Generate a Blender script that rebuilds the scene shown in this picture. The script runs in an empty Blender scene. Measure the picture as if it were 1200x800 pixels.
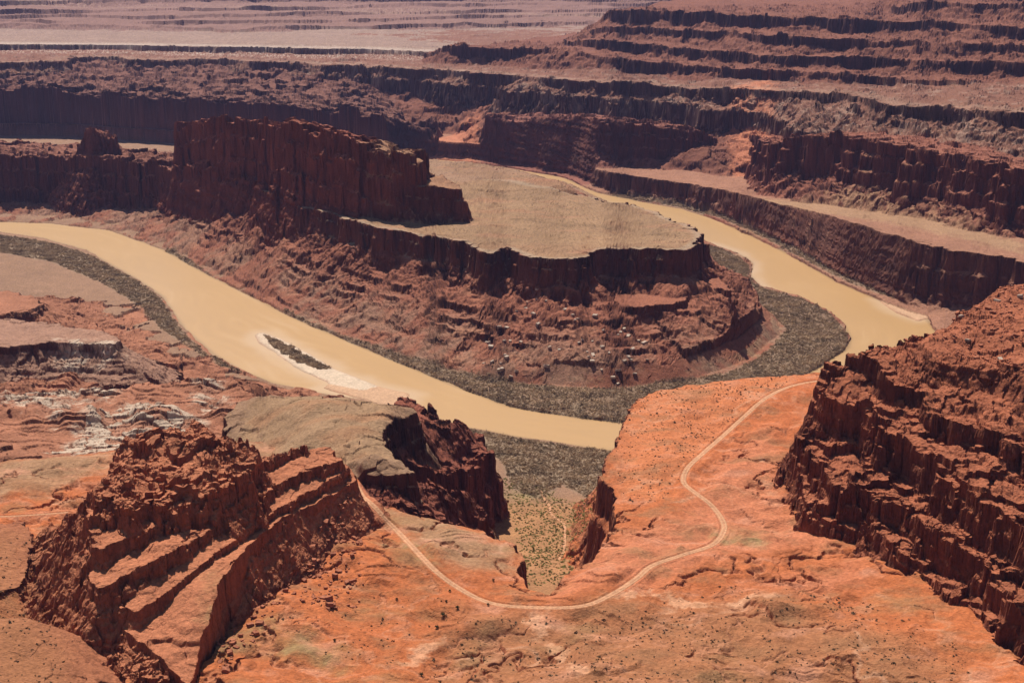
import bpy, math, random
import numpy as np
from concurrent.futures import ThreadPoolExecutor

QUALITY = 1.0                      # terrain mesh density
rng = np.random.default_rng(7)
random.seed(7)
scene = bpy.context.scene

# ------------------------------------------------------------------ camera
FOC, HCAM = 1648.0, 600.0          # focal length in photo pixels, metres above the river
PITCH = math.atan(460 / FOC)
cam_data = bpy.data.cameras.new('camera')
cam_data.sensor_width = 36.0
cam_data.lens = 36.0 * FOC / 1200.0
cam_data.clip_start, cam_data.clip_end = 1.0, 80000.0
cam = bpy.data.objects.new('camera', cam_data)
scene.collection.objects.link(cam)
cam.location = (0, 0, HCAM)
cam.rotation_euler = (math.pi / 2 - PITCH, 0, 0)
scene.camera = cam

# ------------------------------------------------------------------ light
SUN_EL, SUN_AZ = math.radians(56), math.radians(-20)      # azimuth from +Y towards +X
sdir = (math.cos(SUN_EL) * math.sin(SUN_AZ), math.cos(SUN_EL) * math.cos(SUN_AZ), math.sin(SUN_EL))
world = bpy.data.worlds.new('World')
scene.world = world
world.use_nodes = True
wn = world.node_tree
sky = wn.nodes.new('ShaderNodeTexSky')
sky.sky_type = 'NISHITA'
sky.sun_disc = False
sky.sun_elevation = SUN_EL
sky.sun_rotation = SUN_AZ
bg = wn.nodes['Background']
bg.inputs['Strength'].default_value = 0.05
wn.links.new(sky.outputs[0], bg.inputs[0])
sun_data = bpy.data.lights.new('sun', 'SUN')
sun_data.energy = 5.0
sun_data.angle = math.radians(0.5)
sun_data.color = (1.0, 0.95, 0.87)
sun = bpy.data.objects.new('sun', sun_data)
scene.collection.objects.link(sun)
from mathutils import Vector
sun.rotation_euler = Vector((-sdir[0], -sdir[1], -sdir[2])).to_track_quat('-Z', 'Y').to_euler()
sun.location = (0, 0, 2500)
scene.view_settings.view_transform = 'Standard'
scene.view_settings.look = 'None'
scene.view_settings.exposure = 0.36
scene.view_settings.gamma = 1.0
scene.cycles.use_denoising = True
scene.cycles.volume_bounces = 0
scene.cycles.max_bounces = 4
scene.cycles.diffuse_bounces = 1

# ------------------------------------------------------------------ helpers
cP, sP = math.cos(PITCH), math.sin(PITCH)


def ray(px, py):
    x, y = (px - 600) / FOC, -(py - 400) / FOC
    return np.array([x, cP + y * sP, -sP + y * cP])


def at(px, py, z):                 # survey point: sight line and height above the river
    d = ray(px, py)
    return d * ((z - HCAM) / d[2]) + np.array([0, 0, HCAM])


def atr(px, py, r):                # survey point: sight line and forward distance
    d = ray(px, py)
    return d * (r / d[1]) + np.array([0, 0, HCAM])


def Z(z, *pts):
    return [at(a, b, z) for a, b in pts]


def W(*pts):                       # plain world coordinates
    return [np.array(p, float) for p in pts]


def par(fn, n, chunk=120000):
    idx = [(i, min(n, i + chunk)) for i in range(0, n, chunk)]
    with ThreadPoolExecutor(4) as ex:
        return list(ex.map(lambda ab: fn(*ab), idx))


_perm = rng.permutation(4096).astype(np.int32)
_perm2 = np.concatenate([_perm, _perm])
_ga = rng.random(4096) * 2 * np.pi
_gx, _gy = np.cos(_ga).astype(np.float32), np.sin(_ga).astype(np.float32)
_rv = rng.random(4096).astype(np.float32)
_rv2 = rng.random(4096).astype(np.float32)
_rv3 = rng.random(4096).astype(np.float32)


def _hash(ix, iy):
    return _perm2[(_perm2[ix & 4095] + iy) & 4095]


def perlin(x, y):
    x0, y0 = np.floor(x), np.floor(y)
    fx, fy = (x - x0).astype(np.float32), (y - y0).astype(np.float32)
    ix, iy = x0.astype(np.int32), y0.astype(np.int32)
    u = fx * fx * fx * (fx * (fx * 6 - 15) + 10)
    v = fy * fy * fy * (fy * (fy * 6 - 15) + 10)

    def g(dx, dy):
        h = _hash(ix + dx, iy + dy)
        return _gx[h] * (fx - dx) + _gy[h] * (fy - dy)
    a = g(0, 0); b = g(1, 0); c = g(0, 1); d = g(1, 1)
    return 1.5 * (a + u * (b - a) + v * (c - a + u * (a - b - c + d)))


def fbm(x, y, scale, octs=4, gain=0.5, off=0.0, ridge=False):
    s, amp, f, tot = 0, 1.0, 1.0 / scale, 0
    for o in range(octs):
        n = perlin(x * f + off + 17.3 * o, y * f - off * 1.7 + 5.1 * o)
        if ridge:
            n = 1 - 2 * np.abs(n)
        s = s + amp * n
        tot += amp
        amp *= gain
        f *= 2.03
    return s / tot


def cells(x, y, scale, off=0.0):
    """Worley noise: F1, F2 and a random value of the nearest cell."""
    X, Y = x / scale + off, y / scale - off * 0.7
    x0, y0 = np.floor(X).astype(np.int32), np.floor(Y).astype(np.int32)
    f1 = np.full(X.shape, 9, np.float32); f2 = f1.copy(); v = np.zeros(X.shape, np.float32)
    for dx in (-1, 0, 1):
        for dy in (-1, 0, 1):
            h = _hash(x0 + dx, y0 + dy)
            d = np.hypot(x0 + dx + _rv[h] - X, y0 + dy + _rv2[h] - Y).astype(np.float32)
            near = d < f1
            f2 = np.where(near, f1, np.minimum(f2, d))
            v = np.where(near, _rv3[h], v)
            f1 = np.where(near, d, f1)
    return f1, f2, v


def sstep(a, b, x):
    t = np.clip((x - a) / (b - a), 0, 1)
    return t * t * (3 - 2 * t)


def poly_field(P, x, y, closed=True):
    """signed distance (positive inside), smooth rim height, arc length at nearest rim point"""
    P = np.asarray(P)
    n = len(P)
    best = np.full(x.shape, 1e18); arc = np.zeros(x.shape); inside = np.zeros(x.shape, bool)
    wz = np.zeros(x.shape); ww = np.zeros(x.shape)
    L = 0.0
    for i in range(n if closed else n - 1):
        a, b = P[i], P[(i + 1) % n]
        ex, ey = b[0] - a[0], b[1] - a[1]
        l2 = ex * ex + ey * ey + 1e-9
        t = np.clip(((x - a[0]) * ex + (y - a[1]) * ey) / l2, 0, 1)
        d2 = (x - a[0] - t * ex) ** 2 + (y - a[1] - t * ey) ** 2
        w = math.sqrt(l2) / (d2 + 25.0) ** 1.5
        wz += w * (a[2] + t * (b[2] - a[2])); ww += w
        m = d2 < best
        best = np.where(m, d2, best)
        arc = np.where(m, L + t * math.sqrt(l2), arc)
        if closed and abs(ey) > 1e-9:
            c = ((a[1] > y) != (b[1] > y)) & (x < (b[0] - a[0]) * (y - a[1]) / ey + a[0])
            inside ^= c
        L += math.sqrt(l2)
    d = np.sqrt(best)
    if closed:
        d = np.where(inside, d, -d)
    return d.astype(np.float32), (wz / ww).astype(np.float32), arc.astype(np.float32)


# ------------------------------------------------------------------ plan of the canyon
RIVER_FAR = [(-260, 262), (-120, 258), (0, 260), (60, 262), (130, 270), (190, 292), (250, 325), (300, 350), (350, 375), (420, 405),
             (480, 430), (540, 455), (600, 477), (680, 490), (735, 495), (800, 492), (880, 470), (950, 435), (993, 408),
             (996, 396), (988, 380), (970, 364), (940, 350), (890, 335), (878, 322), (882, 308), (865, 298), (830, 285),
             (800, 272), (770, 262), (735, 248), (700, 231), (660, 213), (600, 202), (540, 194), (470, 188)]
RIVER_NEAR = [(470, 184), (540, 189.5), (600, 197.5), (660, 208), (700, 226), (760, 238), (800, 245), (840, 258), (880, 276), (930, 301), (980, 330), (1040, 356),
              (1085, 372), (1100, 392), (1080, 425), (1020, 470), (940, 505), (820, 535), (715, 528), (660, 520), (600, 511), (540, 500),
              (490, 484), (430, 470), (370, 460), (320, 449), (286, 436), (250, 415), (215, 385), (190, 347), (160, 327), (100, 293),
              (50, 279), (0, 272), (-120, 268), (-260, 272)]
river_poly = Z(0, *RIVER_FAR) + Z(0, *RIVER_NEAR)

F = []                             # landforms, later ones lie over earlier ones


def land(key, poly, hc, wc=None, tan=0.5, L=150.0, warp=(18, 90), flute=(5, 22), terr=(0, 10), top=(2, 60), rib=4.0,
         river=False, steps=2, seed=None, fine=1.0, rough=None, rise=0, knee=None, dome=None, blocks=None, tilt=0.0, bank=None):
    F.append(dict(key=key, poly=poly, hc=hc, wc=wc or hc * 0.22, tan=tan, L=L, warp=warp, flute=flute, terr=terr, top=top,
                  rib=rib, river=river, steps=steps, seed=len(F) * 1.3 if seed is None else seed, fine=fine, rough=rough, rise=rise, knee=knee, dome=dome, blocks=blocks, tilt=tilt, bank=bank))


# far stepped country behind everything
FAR = dict(warp=(330, 1500), flute=(95, 240), top=(20, 420), rib=22, fine=3.0)
for k, (r, z, hc) in enumerate([(6900, 256, 10), (7150, 270, 16), (7400, 286, 12), (7700, 303, 20), (8100, 330, 16), (8600, 365, 26), (9300, 420, 30), (10500, 520, 50)]):
    land('far_country', [np.array([sx * r, r + 350 * math.sin(sx * 9 + k * .5) + (sx + .15) * 500, z]) for sx in np.linspace(-.8, .9, 15)] +
         W((18000, 26000, z), (-18000, 26000, z)), hc, tan=0.16, L=900, terr=(1.0, 9), **dict(FAR, seed=5.0))
# pale-rimmed bench left
land('pale_bench', [at(-500, 47, 240), at(-200, 49, 240), at(0, 52, 242), at(130, 53, 241), at(250, 55, 243), at(360, 57, 242), at(430, 58, 241),
                    at(500, 61, 238), at(600, 61, 234)] + W((600, 7000, 235), (3000, 9000, 235), (-9000, 9500, 235)), 32, tan=.5, L=120, warp=(50, 330), flute=(18, 70), rib=10, fine=2)
land('middle_bench', [at(-500, 60, 214), at(-200, 66, 216), at(0, 74, 218), at(70, 72, 219), at(88, 66, 224), at(130, 66, 224), at(150, 70, 220), at(230, 69, 222), at(330, 73, 220), at(420, 77, 220),
                      at(480, 80, 222), at(560, 84, 226), at(620, 88, 228), at(700, 94, 229), at(760, 97, 230), at(830, 103, 230), at(920, 105, 242), at(1000, 111, 258),
                      at(1040, 122, 262), at(1100, 124, 268), at(1200, 131, 274), at(1350, 145, 276)] + W((6000, 4500, 300), (5000, 8000, 280), (0, 7500, 225), (-9000, 8200, 200)),
     24, tan=.45, L=110, warp=(34, 200), flute=(15, 44), terr=(.6, 11), rib=10, fine=1.5, rise=.012, top=(8, 150), knee=182)
# stepped slope upper right
HS = dict(warp=(75, 330), flute=(20, 60), terr=(1.15, 10), rib=22, fine=1.5, seed=9.0, top=(9, 130), rough=.9)
land('stepped_slope', [atr(492, 62, 5000), atr(502, 58, 4950), atr(540, 54, 4900), atr(600, 57, 4800), atr(650, 57, 4700), atr(700, 66, 4550), atr(770, 73, 4400), atr(860, 80, 4200),
                       atr(950, 85, 3980), atr(1050, 92, 3780), atr(1200, 97, 3560), atr(1400, 105, 3350)] + W((6000, 5500, 330), (4500, 8000, 300), (400, 6300, 260)), 26, tan=.42, L=160, **HS)
land('stepped_slope', [atr(655, 49, 4980), atr(690, 45, 4850), atr(760, 54, 4600), atr(860, 62, 4360), atr(960, 66, 4140), atr(1060, 70, 3940), atr(1200, 74, 3730), atr(1400, 80, 3500)] +
     W((6000, 5600, 380), (4500, 8000, 350), (600, 6300, 310)), 30, tan=.45, L=160, **HS)
land('stepped_slope', [atr(690, 33, 5050), atr(760, 33, 4850), atr(850, 38, 4560), atr(940, 44, 4320), atr(1040, 49, 4110), atr(1200, 53, 3900), atr(1400, 58, 3700)] +
     W((6000, 5700, 420), (4500, 8000, 400), (700, 6300, 360)), 20, tan=.5, L=170, **HS)
land('stepped_slope', [atr(716, 14, 5250), atr(745, 12, 5100), atr(800, 15, 4900), atr(900, 19, 4680), atr(1000, 24, 4470), atr(1090, 26, 4300), atr(1200, 32, 4080), atr(1400, 38, 3900)] +
     W((5500, 6000, 450), (3600, 7200, 440), (800, 6300, 400)), 36, tan=.5, L=200, **dict(HS, warp=(40, 330)))
land('stepped_slope', [atr(1045, 8, 4800), atr(1090, 2, 4650), atr(1200, 6, 4400), atr(1400, 10, 4200)] + W((5500, 6000, 560), (3600, 7000, 560), (1700, 6000, 520)), 20, tan=.55, L=200, **HS)
land('high_mesa', [atr(1090, -18, 5000), atr(1150, -22, 4900), atr(1250, -22, 4750), atr(1400, -20, 4600)] + W((5500, 6600, 640), (3600, 7200, 640), (1900, 6200, 600)), 90, tan=.5, L=200, **dict(HS, warp=(30, 200)))

# inner gorge bench on the far side of the river
land('river_bench', [at(-400, 160, 50), at(-100, 158, 50), at(0, 162, 50), at(90, 164, 50), at(180, 168, 50), at(300, 176, 50), at(420, 181, 50), at(500, 184, 50), at(545, 186, 50), at(600, 188, 50), at(640, 188, 50),
                     at(690, 201, 50), at(740, 206, 52), at(805, 215, 54), at(850, 224, 64), at(900, 236, 76), at(950, 250, 92), at(1000, 263, 106), at(1050, 279, 108), at(1100, 290, 108), at(1150, 298, 108),
                     at(1200, 307, 106), at(1300, 325, 104), at(1420, 350, 104)] + W((4000, 1900, 110), (5000, 9000, 150), (-9000, 9000, 80), (-6000, 4300, 50)),
     94, wc=24, tan=.6, L=60, warp=(14, 120), flute=(12, 30), rib=5, top=(2.5, 90), river=True)
# cliff tier on the bench
land('left_cliff', [atr(-400, 106, 4700), atr(-100, 108, 4600), atr(0, 107, 4540), atr(60, 109, 4480), atr(100, 110, 4540), atr(125, 110, 4420), atr(170, 113, 4470), atr(215, 115, 4330), atr(240, 118, 4360), atr(290, 119, 4270), atr(330, 122, 4310), atr(400, 128, 4180),
                    atr(450, 134, 4080), atr(482, 142, 4020), atr(495, 150, 4060), atr(510, 146, 4280), atr(545, 137, 4500)] + W((100, 5100, 190), (-400, 5600, 190), (-9000, 7000, 170)),
     88, wc=62, tan=.8, L=90, warp=(42, 170), flute=(18, 46), rib=20, terr=(1.1, 14), steps=3, rise=.035, top=(9, 170), rough=1.0, blocks=(22, 70))
land('middle_cliff', [atr(600, 129, 4500), atr(572, 135, 4150), atr(566, 146, 3920), atr(582, 137, 3840), atr(610, 137, 3790), atr(650, 138, 3750), atr(700, 141, 3710), atr(760, 144, 3690), atr(808, 150, 3670),
                      atr(836, 157, 3680), atr(848, 163, 3760), atr(842, 150, 4000)] + W((750, 4400, 190), (300, 4800, 190)),
     92, wc=26, tan=.7, L=60, warp=(20, 120), flute=(15, 38), rib=12, terr=(.7, 12), steps=3, blocks=(14, 42))
land('right_cliff', [atr(1420, 250, 2360), atr(1270, 218, 2430), atr(1200, 197, 2500), atr(1150, 189, 2590), atr(1100, 179, 2730), atr(1050, 168, 2850), atr(1000, 161, 2970), atr(960, 157, 3060), atr(925, 160, 3130),
                     atr(908, 168, 3190), atr(897, 166, 3330), atr(889, 157, 3620), atr(882, 150, 3900)] + W((750, 4300, 215), (3000, 4200, 260), (4000, 2300, 240)),
     92, wc=24, tan=.8, L=60, warp=(20, 130), flute=(16, 36), rib=12, terr=(.6, 12), steps=3, blocks=(9, 40), rough=.5)

# peninsula inside the bend
pen = W((-640, 3090, 132), (-530, 2835, 135), (-435, 2672, 138), (-345, 2525, 140)) + \
    Z(140, (400, 254), (412, 259), (450, 268), (500, 277), (545, 284), (553, 291), (575, 296), (598, 291), (612, 296), (622, 302), (665, 305), (690, 300), (708, 292), (760, 293), (800, 294), (814, 285),
      (822, 276), (808, 266), (785, 255), (760, 245), (720, 236), (690, 229), (640, 222), (560, 214), (470, 210), (390, 207)) + W((-560, 3330, 130), (-650, 3260, 130))
land('peninsula_mesa', pen, 42, wc=9, tan=.62, L=75, warp=(20, 70), flute=(10, 24), terr=(1.2, 13), rib=15, top=(6, 110), river=True)
land('peninsula_mesa', Z(78, (690, 356), (740, 360), (780, 356), (803, 353), (812, 344), (847, 338), (858, 350), (864, 364), (850, 330), (800, 310), (700, 322)), 30, wc=8, tan=.6, L=40, warp=(7, 40), flute=(5, 16), terr=(.7, 8), rib=8, river=True)
land('peninsula_mesa', [at(545, 212, 146), at(575, 210, 150), at(610, 208, 152), at(650, 210, 150), at(662, 216, 146), at(640, 221, 144), at(590, 224, 143), at(555, 222, 143)], 5, wc=12, tan=.7, L=60, warp=(8, 50), flute=(3, 20), rib=1)
land('ridge_wall', W((-2600, 3700, 128), (-1900, 3420, 128), (-1190, 3332, 131), (-1010, 3292, 133), (-840, 3202, 133), (-690, 3030, 133), (-600, 3080, 134), (-700, 3240, 130), (-1000, 3500, 130), (-2600, 3900, 130)), 120, wc=24, tan=1.0, L=40, warp=(12, 90), flute=(14, 36), rib=5, top=(10, 45), steps=3, blocks=(12, 32))
land('peninsula_mesa', Z(45, (400, 180), (465, 184), (540, 189.5), (600, 197.5), (652, 211), (682, 226.5), (640, 234), (540, 226), (465, 222), (400, 220)), 36, wc=30, tan=.6, L=60, warp=(10, 60), flute=(6, 30), rib=2, top=(3, 60))
land('long_butte', W((-755, 3125, 222), (-708, 3070, 232), (-628, 2980, 252), (-530, 2862, 266), (-440, 2718, 282), (-405, 2662, 284), (-335, 2575, 274), (-260, 2492, 267), (-200, 2440, 256), (-160, 2445, 250),
                     (-150, 2500, 252), (-230, 2590, 250), (-320, 2700, 256), (-460, 2900, 250), (-590, 3080, 232), (-690, 3170, 212)), 132, wc=24, tan=3, L=30, warp=(13, 110), flute=(14, 40), rib=3, terr=(.5, 12), steps=3, top=(9, 50), blocks=(20, 38))
land('long_butte', W((-190, 2440, 205), (-120, 2425, 200), (-92, 2430, 195), (-88, 2460, 195), (-130, 2510, 210)), 52, wc=14, tan=1.5, L=30, warp=(5, 40), flute=(8, 20), rib=3, terr=(.5, 12), top=(4, 30))
land('pinnacle', W((-1008, 3325, 192), (-985, 3305, 196), (-958, 3310, 176), (-938, 3325, 168), (-950, 3365, 178), (-1000, 3360, 188)), 56, wc=16, tan=1.6, L=30, warp=(5, 40), flute=(9, 20), rib=2, top=(10, 22), blocks=(14, 20))

# left bank country
land('left_bank', Z(118, (-300, 470), (-60, 470), (40, 462), (120, 455), (200, 452), (270, 446), (330, 470), (420, 520)) + W((-250, 1100, 118), (-900, 900, 118), (-1500, 1300, 118)),
     4, wc=6, tan=.32, L=420, warp=(30, 120), flute=(8, 30), terr=(1.2, 9), rib=8, top=(5, 70), river=True)
land('bank_ledge', Z(90, (-200, 412), (0, 406), (40, 404), (60, 401), (100, 402), (136, 405), (141, 398), (110, 386), (60, 378), (0, 374), (-200, 376)), 10, wc=3, tan=.75, L=60, warp=(6, 40), flute=(4, 14), terr=(.6, 6), rib=2, top=(4, 40))
land('left_bank', Z(72, (-200, 345), (0, 340), (36, 346), (50, 356), (30, 366), (-200, 385)), 14, wc=10, tan=.6, L=60, warp=(8, 40), flute=(5, 16), terr=(.6, 6), rib=4, top=(3, 50))

# foreground bench
bench = Z(140, (-500, 560), (-200, 548), (0, 541), (110, 530), (240, 512), (330, 520), (430, 575), (470, 600), (520, 612), (565, 622), (600, 640), (612, 655), (604, 668), (622, 690), (642, 696), (662, 674),
          (695, 655), (718, 618), (722, 578), (705, 562), (712, 540), (722, 518), (745, 469), (775, 456), (850, 446), (950, 437), (1060, 425), (1200, 420), (1600, 440)) + W((1400, 500, 140), (-900, 400, 140))
land('bench', bench, 84, wc=20, tan=1.1, L=40, warp=(5, 60), flute=(4, 16), rib=4, top=(0, 60), terr=(.4, 9))
# grey-brown mound and its cliffs
land('mound', [at(264, 470, 150), at(280, 449, 155), at(330, 443, 168), at(400, 448, 176), at(450, 453, 178), at(483, 458, 178), at(490, 464, 176), at(462, 474, 178), at(448, 486, 178), at(452, 500, 178), at(470, 520, 178), at(484, 529, 178),
               at(440, 531, 178), at(408, 527, 178), at(385, 520, 172), at(330, 530, 160), at(290, 530, 150), at(262, 510, 145)], 36, wc=9, tan=1.8, L=30, warp=(5, 40), flute=(4, 14), rib=2, top=(5, 70), steps=3, dome=(20, 55))
land('buttress', [at(470, 462, 140), at(500, 470, 135), at(516, 488, 125), at(540, 494, 108), at(560, 507, 94), at(574, 522, 88), at(570, 538, 86), at(548, 552, 92), at(512, 555, 106), at(486, 547, 122), at(455, 520, 140), at(440, 490, 140)],
     74, wc=16, tan=1.2, L=40, warp=(7, 36), flute=(8, 18), terr=(.8, 9), rib=5, top=(7, 22), blocks=(9, 22), tilt=.12)
land('buttress', [at(420, 570, 150), at(470, 560, 145), at(500, 562, 138), at(530, 572, 128), at(552, 580, 112), at(566, 598, 98), at(562, 618, 94), at(524, 612, 116), at(480, 600, 138), at(430, 590, 142)],
     60, wc=12, tan=1.2, L=30, warp=(5, 30), flute=(7, 15), terr=(.8, 7), rib=3, top=(6, 18), blocks=(8, 17), tilt=.12)
# tilted ledge outcrop, left foreground
OC = dict(rib=3, fine=.7, tilt=-.12)
land('ledge_outcrop', [at(415, 548, 181), at(420, 562, 178), at(395, 575, 178), at(360, 592, 180), at(330, 610, 182), at(300, 632, 182), at(275, 655, 182), at(255, 690, 178), at(238, 735, 168), at(228, 770, 158), at(222, 805, 150), at(190, 770, 158),
                       at(150, 740, 162), at(118, 712, 162), at(96, 680, 162), at(78, 640, 165), at(90, 600, 172), at(140, 570, 178), at(240, 540, 180), at(330, 545, 182), at(385, 540, 182)],
     62, wc=7, tan=1.8, L=30, warp=(4, 40), flute=(2.2, 18), terr=(.8, 3.2), top=(2.5, 30), rough=.25, **OC)
land('ledge_outcrop', [at(410, 545, 188), at(398, 556, 187), at(350, 580, 188), at(300, 612, 189), at(250, 650, 186), at(200, 690, 178), at(160, 718, 172), at(140, 712, 172), at(180, 672, 182), at(240, 630, 190), at(300, 590, 192), at(350, 562, 191), at(392, 542, 190)],
     8, wc=2, tan=1.6, L=15, rough=.25, warp=(4, 26), flute=(2, 8), terr=(.5, 5), top=(1.5, 20), **OC)
land('ledge_outcrop', [at(398, 538, 196), at(340, 560, 198), at(280, 596, 199), at(210, 640, 197), at(150, 672, 190), at(115, 690, 184), at(104, 672, 184), at(130, 640, 192), at(200, 600, 200), at(290, 556, 202), at(350, 532, 200), at(385, 524, 199)],
     11, wc=3, tan=1.6, L=15, rough=.25, warp=(5, 26), flute=(3, 9), terr=(.6, 5), top=(2.5, 16), **OC)
land('ledge_outcrop', [at(362, 520, 206), at(330, 532, 207), at(280, 560, 208), at(240, 590, 206), at(180, 620, 204), at(120, 640, 200), at(100, 620, 200), at(110, 580, 206), at(200, 540, 214), at(300, 536, 212)],
     9, wc=3, tan=1.6, L=14, rough=.25, warp=(5, 22), flute=(4, 10), terr=(.6, 5), top=(3, 14), **OC)
land('ledge_outcrop', [at(302, 538, 220), at(285, 560, 219), at(250, 578, 218), at(205, 590, 217), at(150, 600, 216), at(110, 596, 214), at(104, 570, 216), at(130, 540, 222), at(155, 515, 230), at(190, 503, 234), at(240, 500, 234), at(280, 515, 228)],
     16, wc=5, tan=1.6, L=20, warp=(8, 26), flute=(6, 11), terr=(.7, 6), top=(9, 30), rough=1.3, blocks=(9, 17), **OC)
land('ledge_outcrop', [at(98, 600, 195), at(106, 640, 188), at(120, 690, 172), at(150, 735, 160), at(200, 795, 150), at(150, 800, 148), at(90, 720, 150), at(62, 660, 156), at(62, 615, 162)], 3, wc=3, tan=.75, L=30, warp=(5, 30), flute=(4, 11), terr=(.7, 6), top=(4, 18), rough=1.3, blocks=(5, 14), **OC)
land('left_knoll', [at(-60, 610, 156), at(20, 612, 156), at(34, 622, 156), at(38, 650, 152), at(20, 690, 150), at(-60, 720, 150), at(-200, 700, 150)], 12, wc=4, tan=.9, L=20, warp=(4, 30), flute=(3, 10), rib=2, top=(2, 30))
land('left_knoll', [at(-100, 735, 168), at(20, 730, 168), at(60, 745, 164), at(90, 790, 156), at(110, 850, 150), at(-100, 900, 160)], 2, wc=10, tan=.7, L=30, warp=(6, 50), flute=(2, 20), rib=2, top=(2, 40))

# ragged cliff, right foreground
RC = dict(fine=.8, blocks=(10, 27), tilt=.16)
land('ragged_cliff', [at(936, 522, 168), at(940, 545, 166), at(942, 575, 160), at(955, 600, 158), at(1000, 610, 160), at(1050, 640, 158), at(1080, 655, 156), at(1105, 690, 152), at(1140, 710, 150), at(1170, 745, 148),
                      at(1230, 800, 146), at(1500, 900, 150)] + W((1200, 1000, 200), (1200, 1450, 200), (600, 1420, 180), (368, 1260, 180)), 16, wc=5, tan=1.2, L=20, warp=(6, 45), flute=(6, 14), terr=(.7, 6), rib=4, top=(4, 20), **RC)
land('ragged_cliff', [at(950, 494, 198), at(944, 515, 186), at(956, 540, 186), at(985, 565, 184), at(1020, 585, 182), at(1062, 592, 182), at(1085, 620, 180), at(1120, 632, 180), at(1150, 660, 174), at(1180, 700, 172),
                      at(1235, 760, 168), at(1500, 850, 170)] + W((1200, 1000, 240), (1200, 1450, 240), (600, 1430, 215), (362, 1250, 205)), 38, wc=9, tan=2.2, L=25, warp=(18, 60), flute=(9, 21), terr=(1.1, 8), rib=5, top=(5, 18), **RC)
land('ragged_cliff', [at(972, 430, 243), at(962, 452, 228), at(985, 478, 222), at(1015, 472, 226), at(1040, 500, 220), at(1075, 520, 216), at(1100, 550, 212), at(1140, 570, 210), at(1165, 595, 206), at(1210, 620, 204),
                      at(1400, 690, 204)] + W((1200, 1000, 260), (1200, 1480, 280), (600, 1440, 255), (382, 1240, 245)), 32, wc=7, tan=2.6, L=20, warp=(20, 58), flute=(9, 21), terr=(1.1, 8), rib=4, top=(4, 18), **RC)
land('ragged_cliff', [at(1000, 412, 258), at(1028, 425, 252), at(1048, 446, 246), at(1085, 458, 242), at(1110, 485, 236), at(1150, 500, 232), at(1200, 520, 230), at(1400, 560, 232)] +
     W((1200, 1150, 285), (1100, 1480, 300), (640, 1470, 275), (400, 1250, 262)), 14, wc=3, tan=2.4, L=16, warp=(12, 42), flute=(10, 17), terr=(.7, 6), rib=3, top=(3.5, 16), **dict(RC, blocks=(6, 24), rough=.6))
land('ragged_cliff', [at(1090, 398, 268), at(1130, 374, 274), at(1160, 352, 279), at(1182, 334, 283), at(1230, 330, 290), at(1400, 330, 300), at(1400, 460, 280), at(1250, 440, 268), at(1180, 425, 262), at(1110, 420, 262)], 2, wc=8, tan=1.6, L=60, warp=(6, 40), flute=(3, 14), terr=(.3, 5), rib=2, top=(2.5, 16), **dict(RC, blocks=(4, 24), rough=.6))

ROADS = [dict(name='dirt_road', half=2.9, z=140, label='pale tan dirt track winding across the orange bench from the outcrop to the ragged cliff',
              pts=[(408, 566), (425, 584), (450, 606), (480, 637), (510, 668), (540, 690), (575, 706), (620, 711), (680, 710), (715, 697), (745, 678), (765, 662), (800, 650), (835, 638), (848, 622), (846, 608), (832, 590), (812, 575),
                   (801, 564), (806, 548), (825, 530), (850, 508), (872, 488), (895, 468), (920, 455), (948, 448), (968, 446)]),
         dict(name='trail', half=1.5, z=22, label='thin pinkish trail running down the scrubby side valley toward the river thicket',
              pts=[(634, 574), (638, 584), (644, 592), (645, 600), (652, 607), (661, 613), (662, 630), (660, 648), (652, 660)]),
         dict(name='cart_track', half=1.6, z=140, label='faint straight track beyond the ledge outcrop at the left edge',
              pts=[(-60, 607), (0, 605), (40, 603), (80, 600)])]
for R in ROADS:
    R['line'] = Z(R['z'], *R['pts'])

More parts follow.
